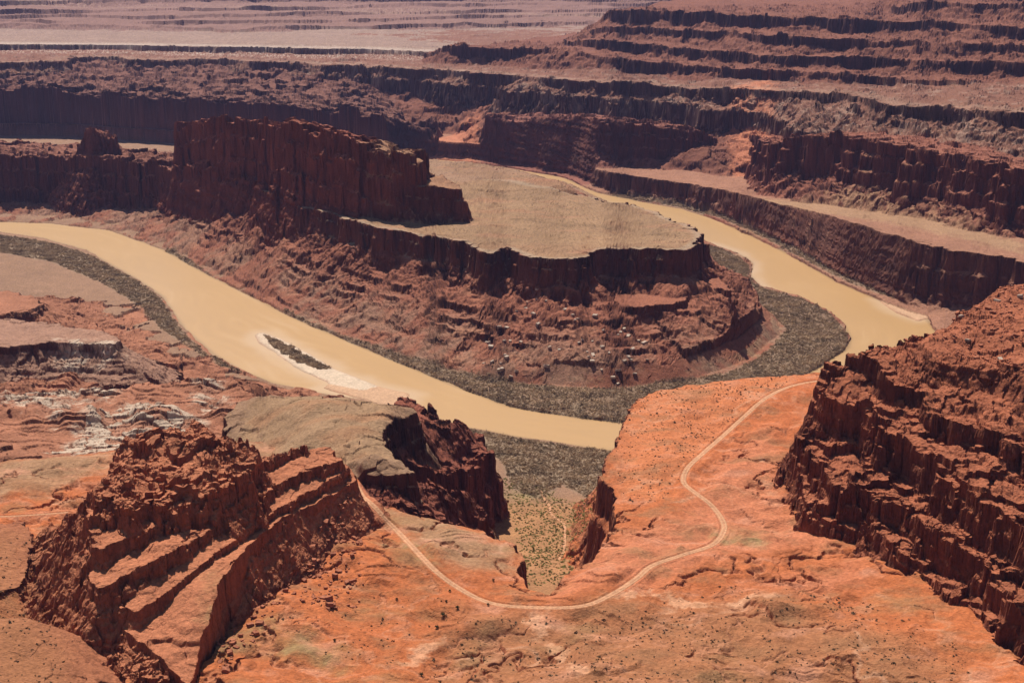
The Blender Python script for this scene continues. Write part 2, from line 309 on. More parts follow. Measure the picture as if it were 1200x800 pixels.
# soil and rock colour patches: name, outline on the ground
PAINT = dict(
    wash=[Z(140, (622, 720), (630, 722), (640, 742), (648, 752), (662, 766), (676, 782), (690, 800), (680, 800), (664, 782), (650, 768), (636, 752), (628, 738)), Z(140, (470, 775), (500, 752), (530, 742), (532, 746), (505, 758), (480, 780)),
          Z(140, (700, 705), (760, 700), (830, 712), (900, 705), (900, 709), (830, 717), (760, 705), (700, 709))],
    floor=[Z(6, (862, 350), (900, 374), (912, 388), (880, 418), (820, 438), (700, 452), (600, 440), (560, 425), (700, 425), (830, 410), (868, 385))],
    pale=[Z(112, (-60, 432), (30, 420), (75, 430), (130, 452), (135, 470), (60, 466), (100, 480), (70, 500), (30, 482), (-60, 470)),
          Z(118, (110, 478), (160, 470), (225, 482), (235, 497), (160, 520), (90, 530), (40, 528), (90, 505)),
          Z(112, (230, 452), (262, 446), (262, 470), (255, 488), (236, 486)),
          Z(98, (60, 392), (135, 394), (140, 400), (80, 402))],
    green=[Z(25, (575, 560), (640, 560), (690, 610), (670, 645), (610, 655), (590, 640), (585, 600)), Z(140, (255, 735), (330, 740), (420, 770), (400, 785), (300, 770), (250, 780)),
           Z(140, (440, 640), (490, 640), (505, 670), (460, 670)), Z(140, (835, 625), (880, 625), (895, 640), (850, 640))],
    grey=[Z(170, (262, 480), (290, 448), (400, 445), (490, 458), (455, 480), (480, 530), (380, 525), (290, 545), (250, 530)), Z(140, (440, 590), (520, 610), (600, 645), (605, 668), (540, 675), (480, 630)),
          Z(140, (-80, 538), (0, 541), (60, 533), (115, 530), (135, 543), (110, 560), (60, 574), (0, 586), (-80, 588)), Z(105, (0, 375), (90, 370), (150, 385), (110, 395), (0, 405)), Z(60, (-50, 345), (60, 350), (30, 362), (-50, 370))],
    orange=[Z(140, (720, 520), (745, 470), (775, 455), (850, 447), (945, 438), (920, 452), (860, 495), (800, 560), (760, 590), (725, 570))],
    pink=[Z(140, (700, 640), (800, 600), (830, 560), (900, 500), (930, 600), (980, 640), (860, 660), (760, 690), (640, 705), (660, 690)), Z(140, (880, 690), (1000, 660), (1010, 690), (930, 700)),
          Z(60, (505, 160), (560, 150), (560, 178), (505, 182)), Z(60, (850, 175), (900, 165), (905, 205), (860, 205))],
    tan=[Z(140, (560, 215), (640, 205), (700, 230), (800, 262), (815, 285), (700, 288), (560, 285), (420, 255), (470, 235)), Z(95, (830, 213), (900, 222), (1010, 235), (1200, 292), (1200, 305), (1000, 258), (900, 232))],
    brown=[Z(140, (540, 715), (700, 718), (900, 700), (1000, 740), (1120, 780), (1130, 840), (500, 840), (520, 760)), Z(160, (-50, 612), (35, 620), (30, 690), (100, 800), (60, 860), (-80, 860))],
)

# ------------------------------------------------------------------ coarse survey of all outlines on a polar grid
FLAT = [Z(3, (-60, 264), (130, 276), (250, 330), (300, 352), (350, 376), (420, 403), (480, 421), (560, 447), (640, 453), (720, 457), (800, 449), (850, 434), (885, 419), (915, 392), (908, 374), (880, 354), (852, 330), (834, 300), (826, 292), (836, 280), (880, 300), (890, 330), (1000, 395), (960, 440), (735, 510), (500, 445), (250, 335), (130, 278))]
TMAX, R0, R1 = 0.95, 560.0, 22000.0
NU, NV = 760, 760
ug = np.linspace(-TMAX, TMAX, NU); vg = np.linspace(math.log(R0), math.log(R1), NV)
VV, UU = np.meshgrid(vg, ug, indexing='ij')
YY = np.exp(VV); XX = UU * YY


def field(poly, closed=True):
    outs = par(lambda a, b: poly_field(poly, XX.ravel()[a:b], YY.ravel()[a:b], closed), XX.size, 50000)
    return [np.concatenate([o[k] for o in outs]).reshape(XX.shape) for k in range(3)]


print('fields...')
riv_d = -field(river_poly)[0]                       # positive outside the water
riv_arc = field([(at(a[0], a[1], 0) + at(b[0], b[1], 0)) / 2 for a, b in zip(RIVER_FAR[::1], [RIVER_NEAR[-1 - int(k * (len(RIVER_NEAR) - 1) / (len(RIVER_FAR) - 1))] for k in range(len(RIVER_FAR))])], False)[2]
in_d = field(Z(0, *RIVER_FAR[2:-1]) + W((-1500, 4600, 0), (-5000, 4600, 0), (-5000, 3300, 0)))[0]      # positive inside the bend
for f in F:
    f['d'], f['zt'], f['arc'] = field(f['poly'])
    f['inner'] = f['key'] == 'peninsula_mesa'
    drop = max(p[2] for p in f['poly']) - f['hc'] * .7 + 15 - (90 if f['key'] in ('ledge_outcrop', 'left_knoll', 'ragged_cliff') else 0)
    e = np.arange(0, 9000, 5.0)
    f['lim'] = 900 if f['river'] else e[np.argmax(f['tan'] * (f['L'] * .25 * (1 - np.exp(-e / f['L'])) + .75 * e) > drop)] + f['wc'] + f['warp'][0] + f['flute'][0] + 20
flat_f = np.maximum.reduce([field(p)[0] for p in FLAT])
paint = {}
for k, polys in PAINT.items():
    m = None
    for p in polys:
        d = field(p)[0]
        m = d if m is None else np.maximum(m, d)
    paint[k] = m


class Sampler:
    """bilinear lookup of the survey grid at points (x, y)"""
    def __init__(self, x, y):
        u = np.clip((x / y + TMAX) / (2 * TMAX) * (NU - 1), 0, NU - 1.001)
        v = np.clip((np.log(y) - vg[0]) / (vg[-1] - vg[0]) * (NV - 1), 0, NV - 1.001)
        self.i, self.j = v.astype(np.int32), u.astype(np.int32)
        self.a, self.b = (v - self.i).astype(np.float32), (u - self.j).astype(np.float32)

    def __call__(self, g, m=slice(None)):
        i, j, a, b = self.i[m], self.j[m], self.a[m], self.b[m]
        return (g[i, j] * (1 - a) + g[i + 1, j] * a) * (1 - b) + (g[i, j + 1] * (1 - a) + g[i + 1, j + 1] * a) * b


_r2 = np.random.default_rng(3)
_th = np.clip(_r2.lognormal(0, .55, 400), .35, 3.2)
_kn = np.concatenate([[0], np.cumsum(_th / _th.mean())])
_so = _r2.uniform(.62, .86, 400); _lo = _r2.uniform(.12, .4, 400)
_tx = np.stack([_kn[:-1], _kn[:-1] + np.diff(_kn) * _so], 1).ravel()
_ty = np.stack([_kn[:-1], _kn[:-1] + np.diff(_kn) * _lo], 1).ravel()


def terrace(z, p, k, n):
    q = (z + n) / p + 20            # beds of uneven thickness: soft slope below, hard riser above
    return z + k * p * (np.interp(q, _tx, _ty) - q)


STEP = {2: ([0, .12, .4, .52, .86, 1], [0, .34, .42, .72, .95, 1]), 3: ([0, .07, .3, .38, .62, .72, 1], [0, .26, .32, .62, .68, .92, 1])}


def scarps(x, y, scale, n, h, off, stretch=1.7):
    f = fbm(x / stretch, y, scale, 5, off=off)
    z = 0
    for t in np.linspace(-.5, .5, n):
        z = z + h * (.6 + .8 * math.sin(t * 37) ** 2) * sstep(t, t + .02, f)
    return z


def seg_dist(line, x, y):
    P = np.asarray(line)
    best = np.full(x.shape, 1e9); zz = np.zeros(x.shape)
    for i in range(len(P) - 1):
        a, b = P[i], P[i + 1]
        ex, ey = b[0] - a[0], b[1] - a[1]
        t = np.clip(((x - a[0]) * ex + (y - a[1]) * ey) / (ex * ex + ey * ey + 1e-9), 0, 1)
        d = np.hypot(x - a[0] - t * ex, y - a[1] - t * ey)
        m = d < best
        best = np.where(m, d, best); zz = np.where(m, a[2] + t * (b[2] - a[2]), zz)
    return best, zz


def heights(x, y, roads=True):
    S = Sampler(x, y)
    dR = S(riv_d) + 7 * fbm(x, y, 60, 3, off=9)
    dI = S(in_d)
    nA = fbm(x, y, 70, 4, off=3)
    nB = fbm(x, y, 14, 3, off=8)
    # valley floor
    z = 1.2 + 3.5 * sstep(0, 40, dR) + .012 * np.clip(dR, 0, 600) + .9 * nA * sstep(5, 60, dR)
    side = sstep(1560, 1200, y) * sstep(420, 250, np.abs(x - 40))
    z = z + side * (12 + 26 * sstep(1330, 1180, y))
    z = z + 140 * sstep(4500, 8500, y) + 10 * fbm(x, y, 600, 4, off=21) * sstep(4000, 7000, y)
    reg = np.zeros(x.shape, np.int16)
    cliff = np.zeros(x.shape, np.float32); topm = np.zeros(x.shape, np.float32)
    for k, f in enumerate(F):
        d0 = S(f['d'])
        m = d0 > -f['lim']
        if f['river']:
            m &= (dI > 0) == f['inner']
        elif k < FIRST_IN:
            m &= dI < -15
        m = np.nonzero(m)[0]
        if not len(m):
            continue
        xs, ys = x[m], y[m]
        d = d0[m]
        wa, wsx = f['warp']; fa, fs = f['flute']
        n1 = fbm(xs, ys, wsx, 5, off=f['seed'])
        f1, f2, cv = cells(xs + 4 * nB[m] * f['fine'], ys + 4 * nA[m] * f['fine'], fs, off=k * .37)
        n3 = fbm(xs, ys, fs * .45, 3, off=k * 2.1 + 1)
        nr = fbm(xs, ys, fs * 2.4, 3, off=k * 1.9 + 7, ridge=True)
        jm = sstep(-.35, .3, fbm(xs, ys, fs * 5, 2, off=k + 44))
        e = -(d + wa * n1 + fa * (jm * ((cv - .5) * 1.1 - .5 * sstep(.2, 0, f2 - f1)) + 1.1 * nr - .35) + fa * .45 * n3)
        zt = S(f['zt'], m)
        hc = f['hc'] * np.clip(1 + .25 * n1 + 1.5 * fbm(xs, ys, wsx * .9, 3, off=k * 2.7 + 60), .05, 2.1) if f['fine'] > 1.2 else f['hc'] * (1 + .25 * n1)
        ta, tsx = f['top']
        tn = fbm(xs, ys, tsx, 4, off=k * .9 + 4)
        topz = zt + ta * tn + np.minimum(0, -.0) + ta * .5 * (cv - .5) * sstep(60, 0, -e)
        xp, fp = STEP[f['steps']]
        if f['rise']:
            topz = terrace(topz + f['rise'] * np.clip(-e, 0, 1500), 9, 1.1, 2 * n1)
        if f['dome']:
            dz_, dw_ = f['dome']
            topz = topz - dz_ * np.exp(-np.clip(-e, 0, None) / dw_) + 6 * (.4 - np.abs(fbm(xs, ys, 80, 4, off=77)))
        c = np.interp((e / f['wc'] + .10 * n3 + .08 * n1) / (1 + .5 * (cv - .5) + .3 * n1), xp, fp)
        zz = topz - hc * c
        e2 = np.clip(e - f['wc'], 0, None)
        if f['river']:
            dr = np.clip(dR[m], 0, None)
            frac = dr / (dr + e2 + 1e-3)
            near = np.exp(-e2 / 50) * 0
            tal = np.clip(zt - hc - 4, 0, None) * (1 - frac ** 1.25)
        else:
            tal = f['tan'] * (f['L'] * .25 * (1 - np.exp(-e2 / f['L'])) + .75 * e2)
        if f['rib']:
            arc = S(f['arc'], m)
            rb = fbm(arc, arc * 0 + k * 3.3 + e2 * .004, f['rib'] * 5, 3) + .25 * n3
            env = sstep(0, 30 * f['fine'], e2) * np.exp(-e2 / (140 * f['fine'])) if not f['river'] else sstep(0, 40, e2) * sstep(0, 90, dr)
            tal = tal - env * f['rib'] * rb
        zz = zz - tal
        if f['terr'][0]:
            kk, p = f['terr']
            tm = sstep(-.25, .35, fbm(xs, ys, 60 * f['fine'], 3, off=k + 30))
            if not f['tilt']:
                tm = tm * (e2 > 0) * sstep(0, 10, e2)
            zz = terrace(zz, p, kk * tm, 1.6 * n1 + .5 * n3 + f['tilt'] * xs)
            if f['river']:
                zz = terrace(zz, p * .38, .9 * tm, 1.2 * n1 + .8 * n3)
        if f['knee']:
            zz = np.where(zz < f['knee'], f['knee'] - (f['knee'] - zz) * 6, zz)
        if f['key'] == 'left_bank':
            zz = zz - np.clip(xs + 190, 0, None) * 1.2
        if f['blocks']:
            ba, bs = f['blocks']
            for sc_, am_ in ((bs, 1.0), (bs * .45, .5)):
                b1, b2, bv = cells((xs + 9 * nA[m]) / sc_, (ys + 9 * nB[m]) / (sc_ * .8), 1.0, off=k * .7 + sc_)
                zz = zz + ba * am_ * (bv - .62) * sstep(-18, -2, d0[m] + 12)
        # rubble on slopes
        rub = sstep(2, 14, e2) * np.exp(-e2 / (120 * f['fine']))
        zz = zz + rub * f['fine'] * (1.6 * nB[m] + 1.8 * (cv - .5) * 0)
        up = zz > z[m]
        z[m] = np.where(up, zz, z[m])
        reg[m] = np.where(up, k + 1, reg[m])
        cl = sstep(-1, 1, e) * sstep(f['wc'] * 1.6 + 6, f['wc'], e)
        cliff[m] = np.where(up, cl, cliff[m])
        topm[m] = np.where(up, (e2 <= 0) * 1.0, topm[m])
    # foreground rolling ground
    bi = KEYI['bench']
    near = (reg == bi)
    roll = fbm(x, y, 120, 4, off=51) * 13 + 8 * (.45 - np.abs(fbm(x, y, 65, 4, off=53)))
    roll = roll * sstep(0, 60, S(F[bi - 1]['d']))
    z = np.where(near, z + roll, z)
    sl = sstep(.0, .3, fbm(x, y, 90, 3, off=57))
    z = np.where(near, terrace(z, 3.4, .95 * sl, 2.4 * nA + 1.0 * nB + 1.5 * fbm(x, y, 35, 3, off=58)), z)
    hs = scarps(x, y, 95, 7, 2.1, 120)
    gl = np.abs(fbm(x + 12 * nB, y * .8, 75, 4, off=125))
    z = np.where(near, z - 3.2 * np.exp(-(gl / .035) ** 2) * sstep(-.2, .2, fbm(x, y, 130, 2, off=126)) * sstep(10, -30, S(paint['orange'])), z)
    dm = S(paint['orange'])
    hm_ = sstep(-.05, .3, fbm(x, y, 110, 3, off=121)) * sstep(15, -25, dm) * sstep(0, 25, S(F[bi - 1]['d']))
    z = np.where(near, z + hs * hm_, z)
    lb = (reg == KEYI['left_bank'])
    z = np.where(lb, z + scarps(x, y, 70, 8, 3.0, 140, 2.0) * (.35 + .65 * sstep(-.2, .25, fbm(x, y, 90, 3, off=141))) - 11, z)
    p1, p2, pv_ = cells(x / 17 + .4 * nA, y / 8 + .3 * nB, 1.0, off=.6)
    z = z + sstep(-4, 8, S(paint['pale'])) * (3.2 * (pv_ - .4) - 1.2 * sstep(.12, .02, p2 - p1)) * (reg == KEYI['left_bank'])
    fd = S(flat_f) + 8 * nA
    z = np.where((dI > 0) & (reg > 0), np.minimum(z, 4 + .02 * dR + .8 * np.maximum(0, -fd) + 6 * np.maximum(0, -fd - 28)), z)
    # boulders and blocks worked into the slopes
    bm = np.nonzero((reg > 0) & (y < 5500))[0]
    if len(bm):
        xs, ys = x[bm], y[bm]
        keyamp = np.where(topm[bm] > 0, ROCKT[reg[bm]], ROCKY[reg[bm]])
        for sc, thr, o in ((9.0, .55, .2), (4.2, .35, .9)):
            sc = sc * np.where(ys < 1600, 1.0, np.where(ys < 3000, 1.7, 3.2))
            f1, f2, cv = cells(xs / sc + .25 * nB[bm], ys / sc, 1.0, off=o)
            patch = sstep(-.15, .3, fbm(xs, ys, 45, 3, off=71 + o))
            tilt = np.sin(cv * 97 + o) * f1
            z[bm] += np.where(cv > thr, sstep(.03, .14, f2 - f1) * ((cv - thr + .15) * 1.3 + tilt * .45), 0) * keyamp * patch * sc * .42
    z = np.where(dR > 0, np.minimum(z, 3 + .3 * np.clip(dR, 0, 18) + np.maximum(dR - 16 - 8 * nA, 0) * 3.5 + 1.5 * np.maximum(nB, 0)), z)
    z = z + (nB * .5 + fbm(x, y, 4, 2, off=80) * .25) * np.where(reg > 0, 1, .4) * np.clip(y / 1500, .5, 3)
    # river bed
    bar = sstep(9, -3, BAR(x, y)) if BAR else 0
    z = np.where(dR < 0, -3 + 2.9 * np.exp(np.minimum(dR, 0) / 8), np.where(reg == 0, z, np.maximum(z, .8)))
    if BAR:
        z = np.maximum(z, np.where(bar > 0, -2.5 + 3.9 * bar + .3 * nB, -99))
    if roads:
        for R in ROADS:
            bb = np.asarray(R['line'])
            m = np.nonzero((x > bb[:, 0].min() - 20) & (x < bb[:, 0].max() + 20) & (y > bb[:, 1].min() - 20) & (y < bb[:, 1].max() + 20))[0]
            if len(m):
                d, zr = seg_dist(R['line'], x[m], y[m])
                w = sstep(R['half'] + 9, R['half'] + 1.2, d)
                z[m] = z[m] * (1 - w) + (zr - .35 * sstep(R['half'] + .8, R['half'] - .4, d) + .5 * np.exp(-((d - R['half'] - 1.6) / 1.0) ** 2)) * w
    return z, reg, cliff, dR


FIRST_IN = next(i for i, f in enumerate(F) if f['key'] == 'peninsula_mesa')
KEYI = {}
for k, f in enumerate(F):
    KEYI.setdefault(f['key'], k + 1)
rock = dict(ridge_wall=.5, high_mesa=.5, bank_ledge=.3, far_country=.3, pale_bench=1.0, middle_bench=1.3, stepped_slope=.8, river_bench=.25, left_cliff=.7, middle_cliff=.6, right_cliff=.8, peninsula_mesa=.45, long_butte=.5, pinnacle=.5, left_bank=.35,
            bench=.08, mound=.02, buttress=1.0, ledge_outcrop=.5, left_knoll=.1, ragged_cliff=1.15)
ROCKT = np.array([0.0] + [rock[f['key']] * .5 if f['rough'] is None else f['rough'] for f in F], np.float32)
ROCKY = np.array([0.0] + [rock[f['key']] for f in F], np.float32)

ISLAND = Z(0, (300, 392), (306, 389), (330, 398), (362, 415), (390, 432), (440, 452), (425, 456), (385, 448), (350, 432), (322, 412), (304, 402))
MARGIN = [Z(0, (690, 232), (730, 244), (770, 262), (800, 272), (790, 268), (755, 262), (720, 248)), Z(0, (830, 285), (865, 297), (882, 309), (878, 324), (893, 337), (875, 330), (868, 312), (835, 295)),
          Z(0, (1030, 352), (1045, 356), (1092, 372), (1075, 376), (1050, 366)), Z(0, (400, 440), (440, 452), (480, 462), (470, 480), (380, 455))]
_bf = [field(p)[0] for p in [ISLAND] + MARGIN]
_bar = np.maximum.reduce(_bf)


def BAR(x, y):
    return -Sampler(x, y)(_bar) + 2.5 * fbm(x, y, 25, 3, off=91)


def heights_par(x, y, roads=True):
    outs = par(lambda a, b: heights(x[a:b].copy(), y[a:b].copy(), roads), x.size)
    return [np.concatenate([o[k] for o in outs]) for k in range(4)]


# road profiles follow the smoothed ground
def densify(P, step):
    P = np.asarray(P)
    out = []
    # Catmull-Rom
    for i in range(len(P) - 1):
        p0, p1, p2, p3 = P[max(i - 1, 0)], P[i], P[i + 1], P[min(i + 2, len(P) - 1)]
        n = max(2, int(np.linalg.norm(p2 - p1) / step))
        for t in np.arange(n) / n:
            out.append(.5 * ((2 * p1) + (-p0 + p2) * t + (2 * p0 - 5 * p1 + 4 * p2 - p3) * t * t + (-p0 + 3 * p1 - 3 * p2 + p3) * t ** 3))
    out.append(P[-1])
    return np.array(out)


for R in ROADS:
    L = densify(R['line'], 4.0)
    for it in range(4):            # slide each point along its sight line onto the ground
        zz = heights(L[:, 0].copy(), L[:, 1].copy(), False)[0]
        k = np.ones(15) / 15
        zz = np.convolve(np.pad(zz, 7, mode='edge'), k, mode='valid')
        zz = np.clip(zz, R['z'] - 25, R['z'] + 25)
        s = (zz - HCAM) / (L[:, 2] - HCAM)
        s = 1 + (s - 1) * .7
        L = np.stack([L[:, 0] * s, L[:, 1] * s, HCAM + (L[:, 2] - HCAM) * s], 1)
    zz = heights(L[:, 0].copy(), L[:, 1].copy(), False)[0]
    L[:, 2] = np.convolve(np.pad(zz, 7, mode='edge'), np.ones(15) / 15, mode='valid')
    R['line'] = L[::2]

# ------------------------------------------------------------------ adaptive polar mesh
print('pass 1...')
NC = int(1500 * QUALITY); NR = int(2000 * QUALITY)
c_in = np.linspace(-.385, .385, int(NC * .86))
c_l = -.385 - (.94 - .385) * np.linspace(1, 0, int(NC * .07), endpoint=False) ** 1.4
cols = np.concatenate([c_l, c_in, -c_l[::-1]])
NC = len(cols)
n1r = 1100
v1 = np.linspace(math.log(R0 + 5), math.log(21000), n1r)
cu = cols[::4]
V1, U1 = np.meshgrid(v1, cu, indexing='ij')
y1 = np.exp(V1).ravel(); x1 = U1.ravel() * y1
z1 = heights_par(x1, y1, False)[0].reshape(V1.shape)
Y1 = np.exp(V1)
dv = np.diff(v1)[0]
w = (np.abs(np.diff(z1, axis=0)) / Y1[:-1] + np.clip((HCAM - z1[:-1]) / Y1[:-1], .05, 1) * dv * 1.0 + .05 * dv)


def blur(a, n, axis):
    k = np.hanning(n + 2)[1:-1]; k /= k.sum()
    return np.apply_along_axis(lambda r: np.convolve(np.pad(r, n // 2, mode='edge'), k, mode='valid'), axis, a)


w = blur(blur(w, 15, 1), 5, 0)
cum = np.concatenate([np.zeros((1, w.shape[1])), np.cumsum(w, 0)])
cum /= cum[-1]
q = np.linspace(0, 1, NR)
rows_c = np.stack([np.interp(q, cum[:, j], v1) for j in range(cum.shape[1])], 1)
rows = np.stack([np.interp(cols, cu, rows_c[i]) for i in range(NR)], 0)
gy = np.exp(rows); gx = cols[None, :] * gy
print('pass 2...', gy.size)
z, reg, cliff, dR = heights_par(gx.ravel(), gy.ravel())
gz = z.reshape(gx.shape); reg = reg.reshape(gx.shape); cliff = cliff.reshape(gx.shape); dR = dR.reshape(gx.shape)

# surface normals and bedding relief on cliffs
def normals(X, Y, Zz):
    du = np.stack([np.gradient(a, axis=1) for a in (X, Y, Zz)], -1)
    dvv = np.stack([np.gradient(a, axis=0) for a in (X, Y, Zz)], -1)
    n = np.cross(du, dvv)
    n /= np.linalg.norm(n, axis=-1, keepdims=True) + 1e-9
    return np.where(n[..., 2:3] < 0, -n, n)


N = normals(gx, gy, gz)
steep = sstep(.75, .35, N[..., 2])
hx = N[..., 0] / (np.hypot(N[..., 0], N[..., 1]) + 1e-6); hy = N[..., 1] / (np.hypot(N[..., 0], N[..., 1]) + 1e-6)
zb = gz + .02 * gx + 1.5 * fbm(gx.ravel(), gy.ravel(), 80, 3, off=14).reshape(gx.shape)
bed = fbm(zb.ravel(), zb.ravel() * 0 + 3.7, 9, 4, gain=.65).reshape(gx.shape)
blk = fbm((gx + gy).ravel(), (gz * 1.3 + gx * .3).ravel(), 9, 3, off=5).reshape(gx.shape)
amp = steep * np.clip(gy / 1500, .6, 3) * (reg > 0) * 1.4
px_ = gx + hx * amp * (2.6 * bed + 1.6 * blk)
py_ = gy + hy * amp * (2.6 * bed + 1.6 * blk)
verts = np.stack([px_, py_, gz], -1).astype(np.float32)

# belts of riverside brush: name, outlines, density, radius, label
TH = [('left bank', [Z(3, (-140, 272), (0, 276), (60, 285), (110, 300), (160, 328), (188, 348), (212, 386), (248, 417), (285, 438), (262, 434), (225, 408), (190, 388), (165, 360), (120, 333), (60, 308), (0, 298), (-140, 292))], .24, 1.25,
       'band of grey brush lining the near left bank of the river'),
      ('mesa foot', [Z(3, (180, 290), (205, 294), (250, 324), (262, 334), (245, 322)), Z(3, (330, 362), (400, 393), (480, 420), (560, 444), (640, 455), (720, 458), (790, 449), (850, 440), (885, 424), (905, 408), (922, 388), (905, 372), (870, 352), (846, 335), (826, 298), (832, 287),
                     (862, 299), (878, 312), (876, 324), (890, 337), (940, 352), (969, 366), (987, 382), (995, 397), (990, 412), (950, 440), (880, 472), (800, 494), (735, 497), (680, 492), (600, 478), (540, 456), (480, 431), (420, 406), (350, 376))], .21, 1.35,
       'broad belt of dark grey brush wrapping the foot of the mesa inside the bend'),
      ('valley mouth', [Z(4, (520, 492), (560, 502), (600, 510), (660, 519), (720, 527), (740, 540), (700, 575), (690, 590), (660, 570), (630, 590), (600, 575), (590, 545), (560, 520))], .27, 1.3,
       'thicket of bare grey brush filling the mouth of the side valley by the river'),
      ('far bank', [Z(3, (700, 228), (760, 236), (800, 243), (842, 256), (884, 274), (934, 300), (985, 328), (1045, 352), (1100, 366), (1130, 362), (1100, 350), (1060, 344), (1000, 322), (940, 293), (890, 268), (845, 249), (800, 237), (740, 228))], .19, 1.4,
       'thin line of grey-green brush below the fluted cliff on the far bank'),
      ('sandbar', [Z(2, (308, 391), (330, 400), (360, 416), (388, 431), (372, 432), (345, 422), (322, 408))], .6, 1.3, 'narrow strip of brown brush growing on the sandbar')]
brush_f = np.maximum.reduce([field(p)[0] for t in TH for p in t[1]])

# ------------------------------------------------------------------ albedo
print('albedo...')


def c3(*a):
    return np.array(a, np.float32)


ALB = dict(ridge_wall=c3(.26, .1, .06), high_mesa=c3(.28, .12, .08), bank_ledge=c3(.38, .2, .13), far_country=c3(.30, .155, .115), pale_bench=c3(.32, .2, .15), middle_bench=c3(.31, .132, .08), stepped_slope=c3(.32, .118, .068), river_bench=c3(.32, .15, .09), left_cliff=c3(.28, .115, .075),
           middle_cliff=c3(.27, .10, .065), right_cliff=c3(.29, .105, .062), peninsula_mesa=c3(.30, .108, .06), long_butte=c3(.27, .085, .048), pinnacle=c3(.25, .085, .05), left_bank=c3(.40, .162, .088),
           bench=c3(.44, .128, .044), mound=c3(.29, .165, .095), buttress=c3(.30, .095, .055), ledge_outcrop=c3(.43, .155, .075), left_knoll=c3(.36, .125, .06), ragged_cliff=c3(.36, .115, .055))
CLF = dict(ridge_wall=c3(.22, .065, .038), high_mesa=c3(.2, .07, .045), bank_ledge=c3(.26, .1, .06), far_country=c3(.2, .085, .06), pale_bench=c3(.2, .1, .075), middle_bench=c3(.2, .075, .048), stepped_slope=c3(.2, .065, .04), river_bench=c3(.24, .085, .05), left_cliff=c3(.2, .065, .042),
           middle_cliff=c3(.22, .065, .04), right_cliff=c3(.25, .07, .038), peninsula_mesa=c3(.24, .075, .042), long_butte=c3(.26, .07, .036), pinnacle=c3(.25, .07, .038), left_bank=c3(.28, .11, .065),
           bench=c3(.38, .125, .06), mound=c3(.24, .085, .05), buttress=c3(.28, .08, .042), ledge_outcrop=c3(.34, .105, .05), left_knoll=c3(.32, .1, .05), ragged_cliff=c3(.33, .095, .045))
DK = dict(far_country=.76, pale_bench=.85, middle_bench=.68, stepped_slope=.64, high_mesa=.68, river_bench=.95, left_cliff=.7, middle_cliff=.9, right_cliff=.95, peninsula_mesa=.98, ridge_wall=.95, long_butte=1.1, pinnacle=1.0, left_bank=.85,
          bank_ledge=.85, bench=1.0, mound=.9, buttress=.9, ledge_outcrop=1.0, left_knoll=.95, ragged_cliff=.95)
aT = np.stack([c3(.27, .15, .09)] + [ALB[f['key']] * DK[f['key']] for f in F]); cT = np.stack([c3(.2, .085, .05)] + [CLF[f['key']] * DK[f['key']] * (.52 if f['key'] not in ('bench', 'ledge_outcrop') else .85) for f in F])  # steep faces darkened: desert varnish, plus deeper cliff shade put into the colour
fx, fy, fz = gx.ravel(), gy.ravel(), gz.ravel()


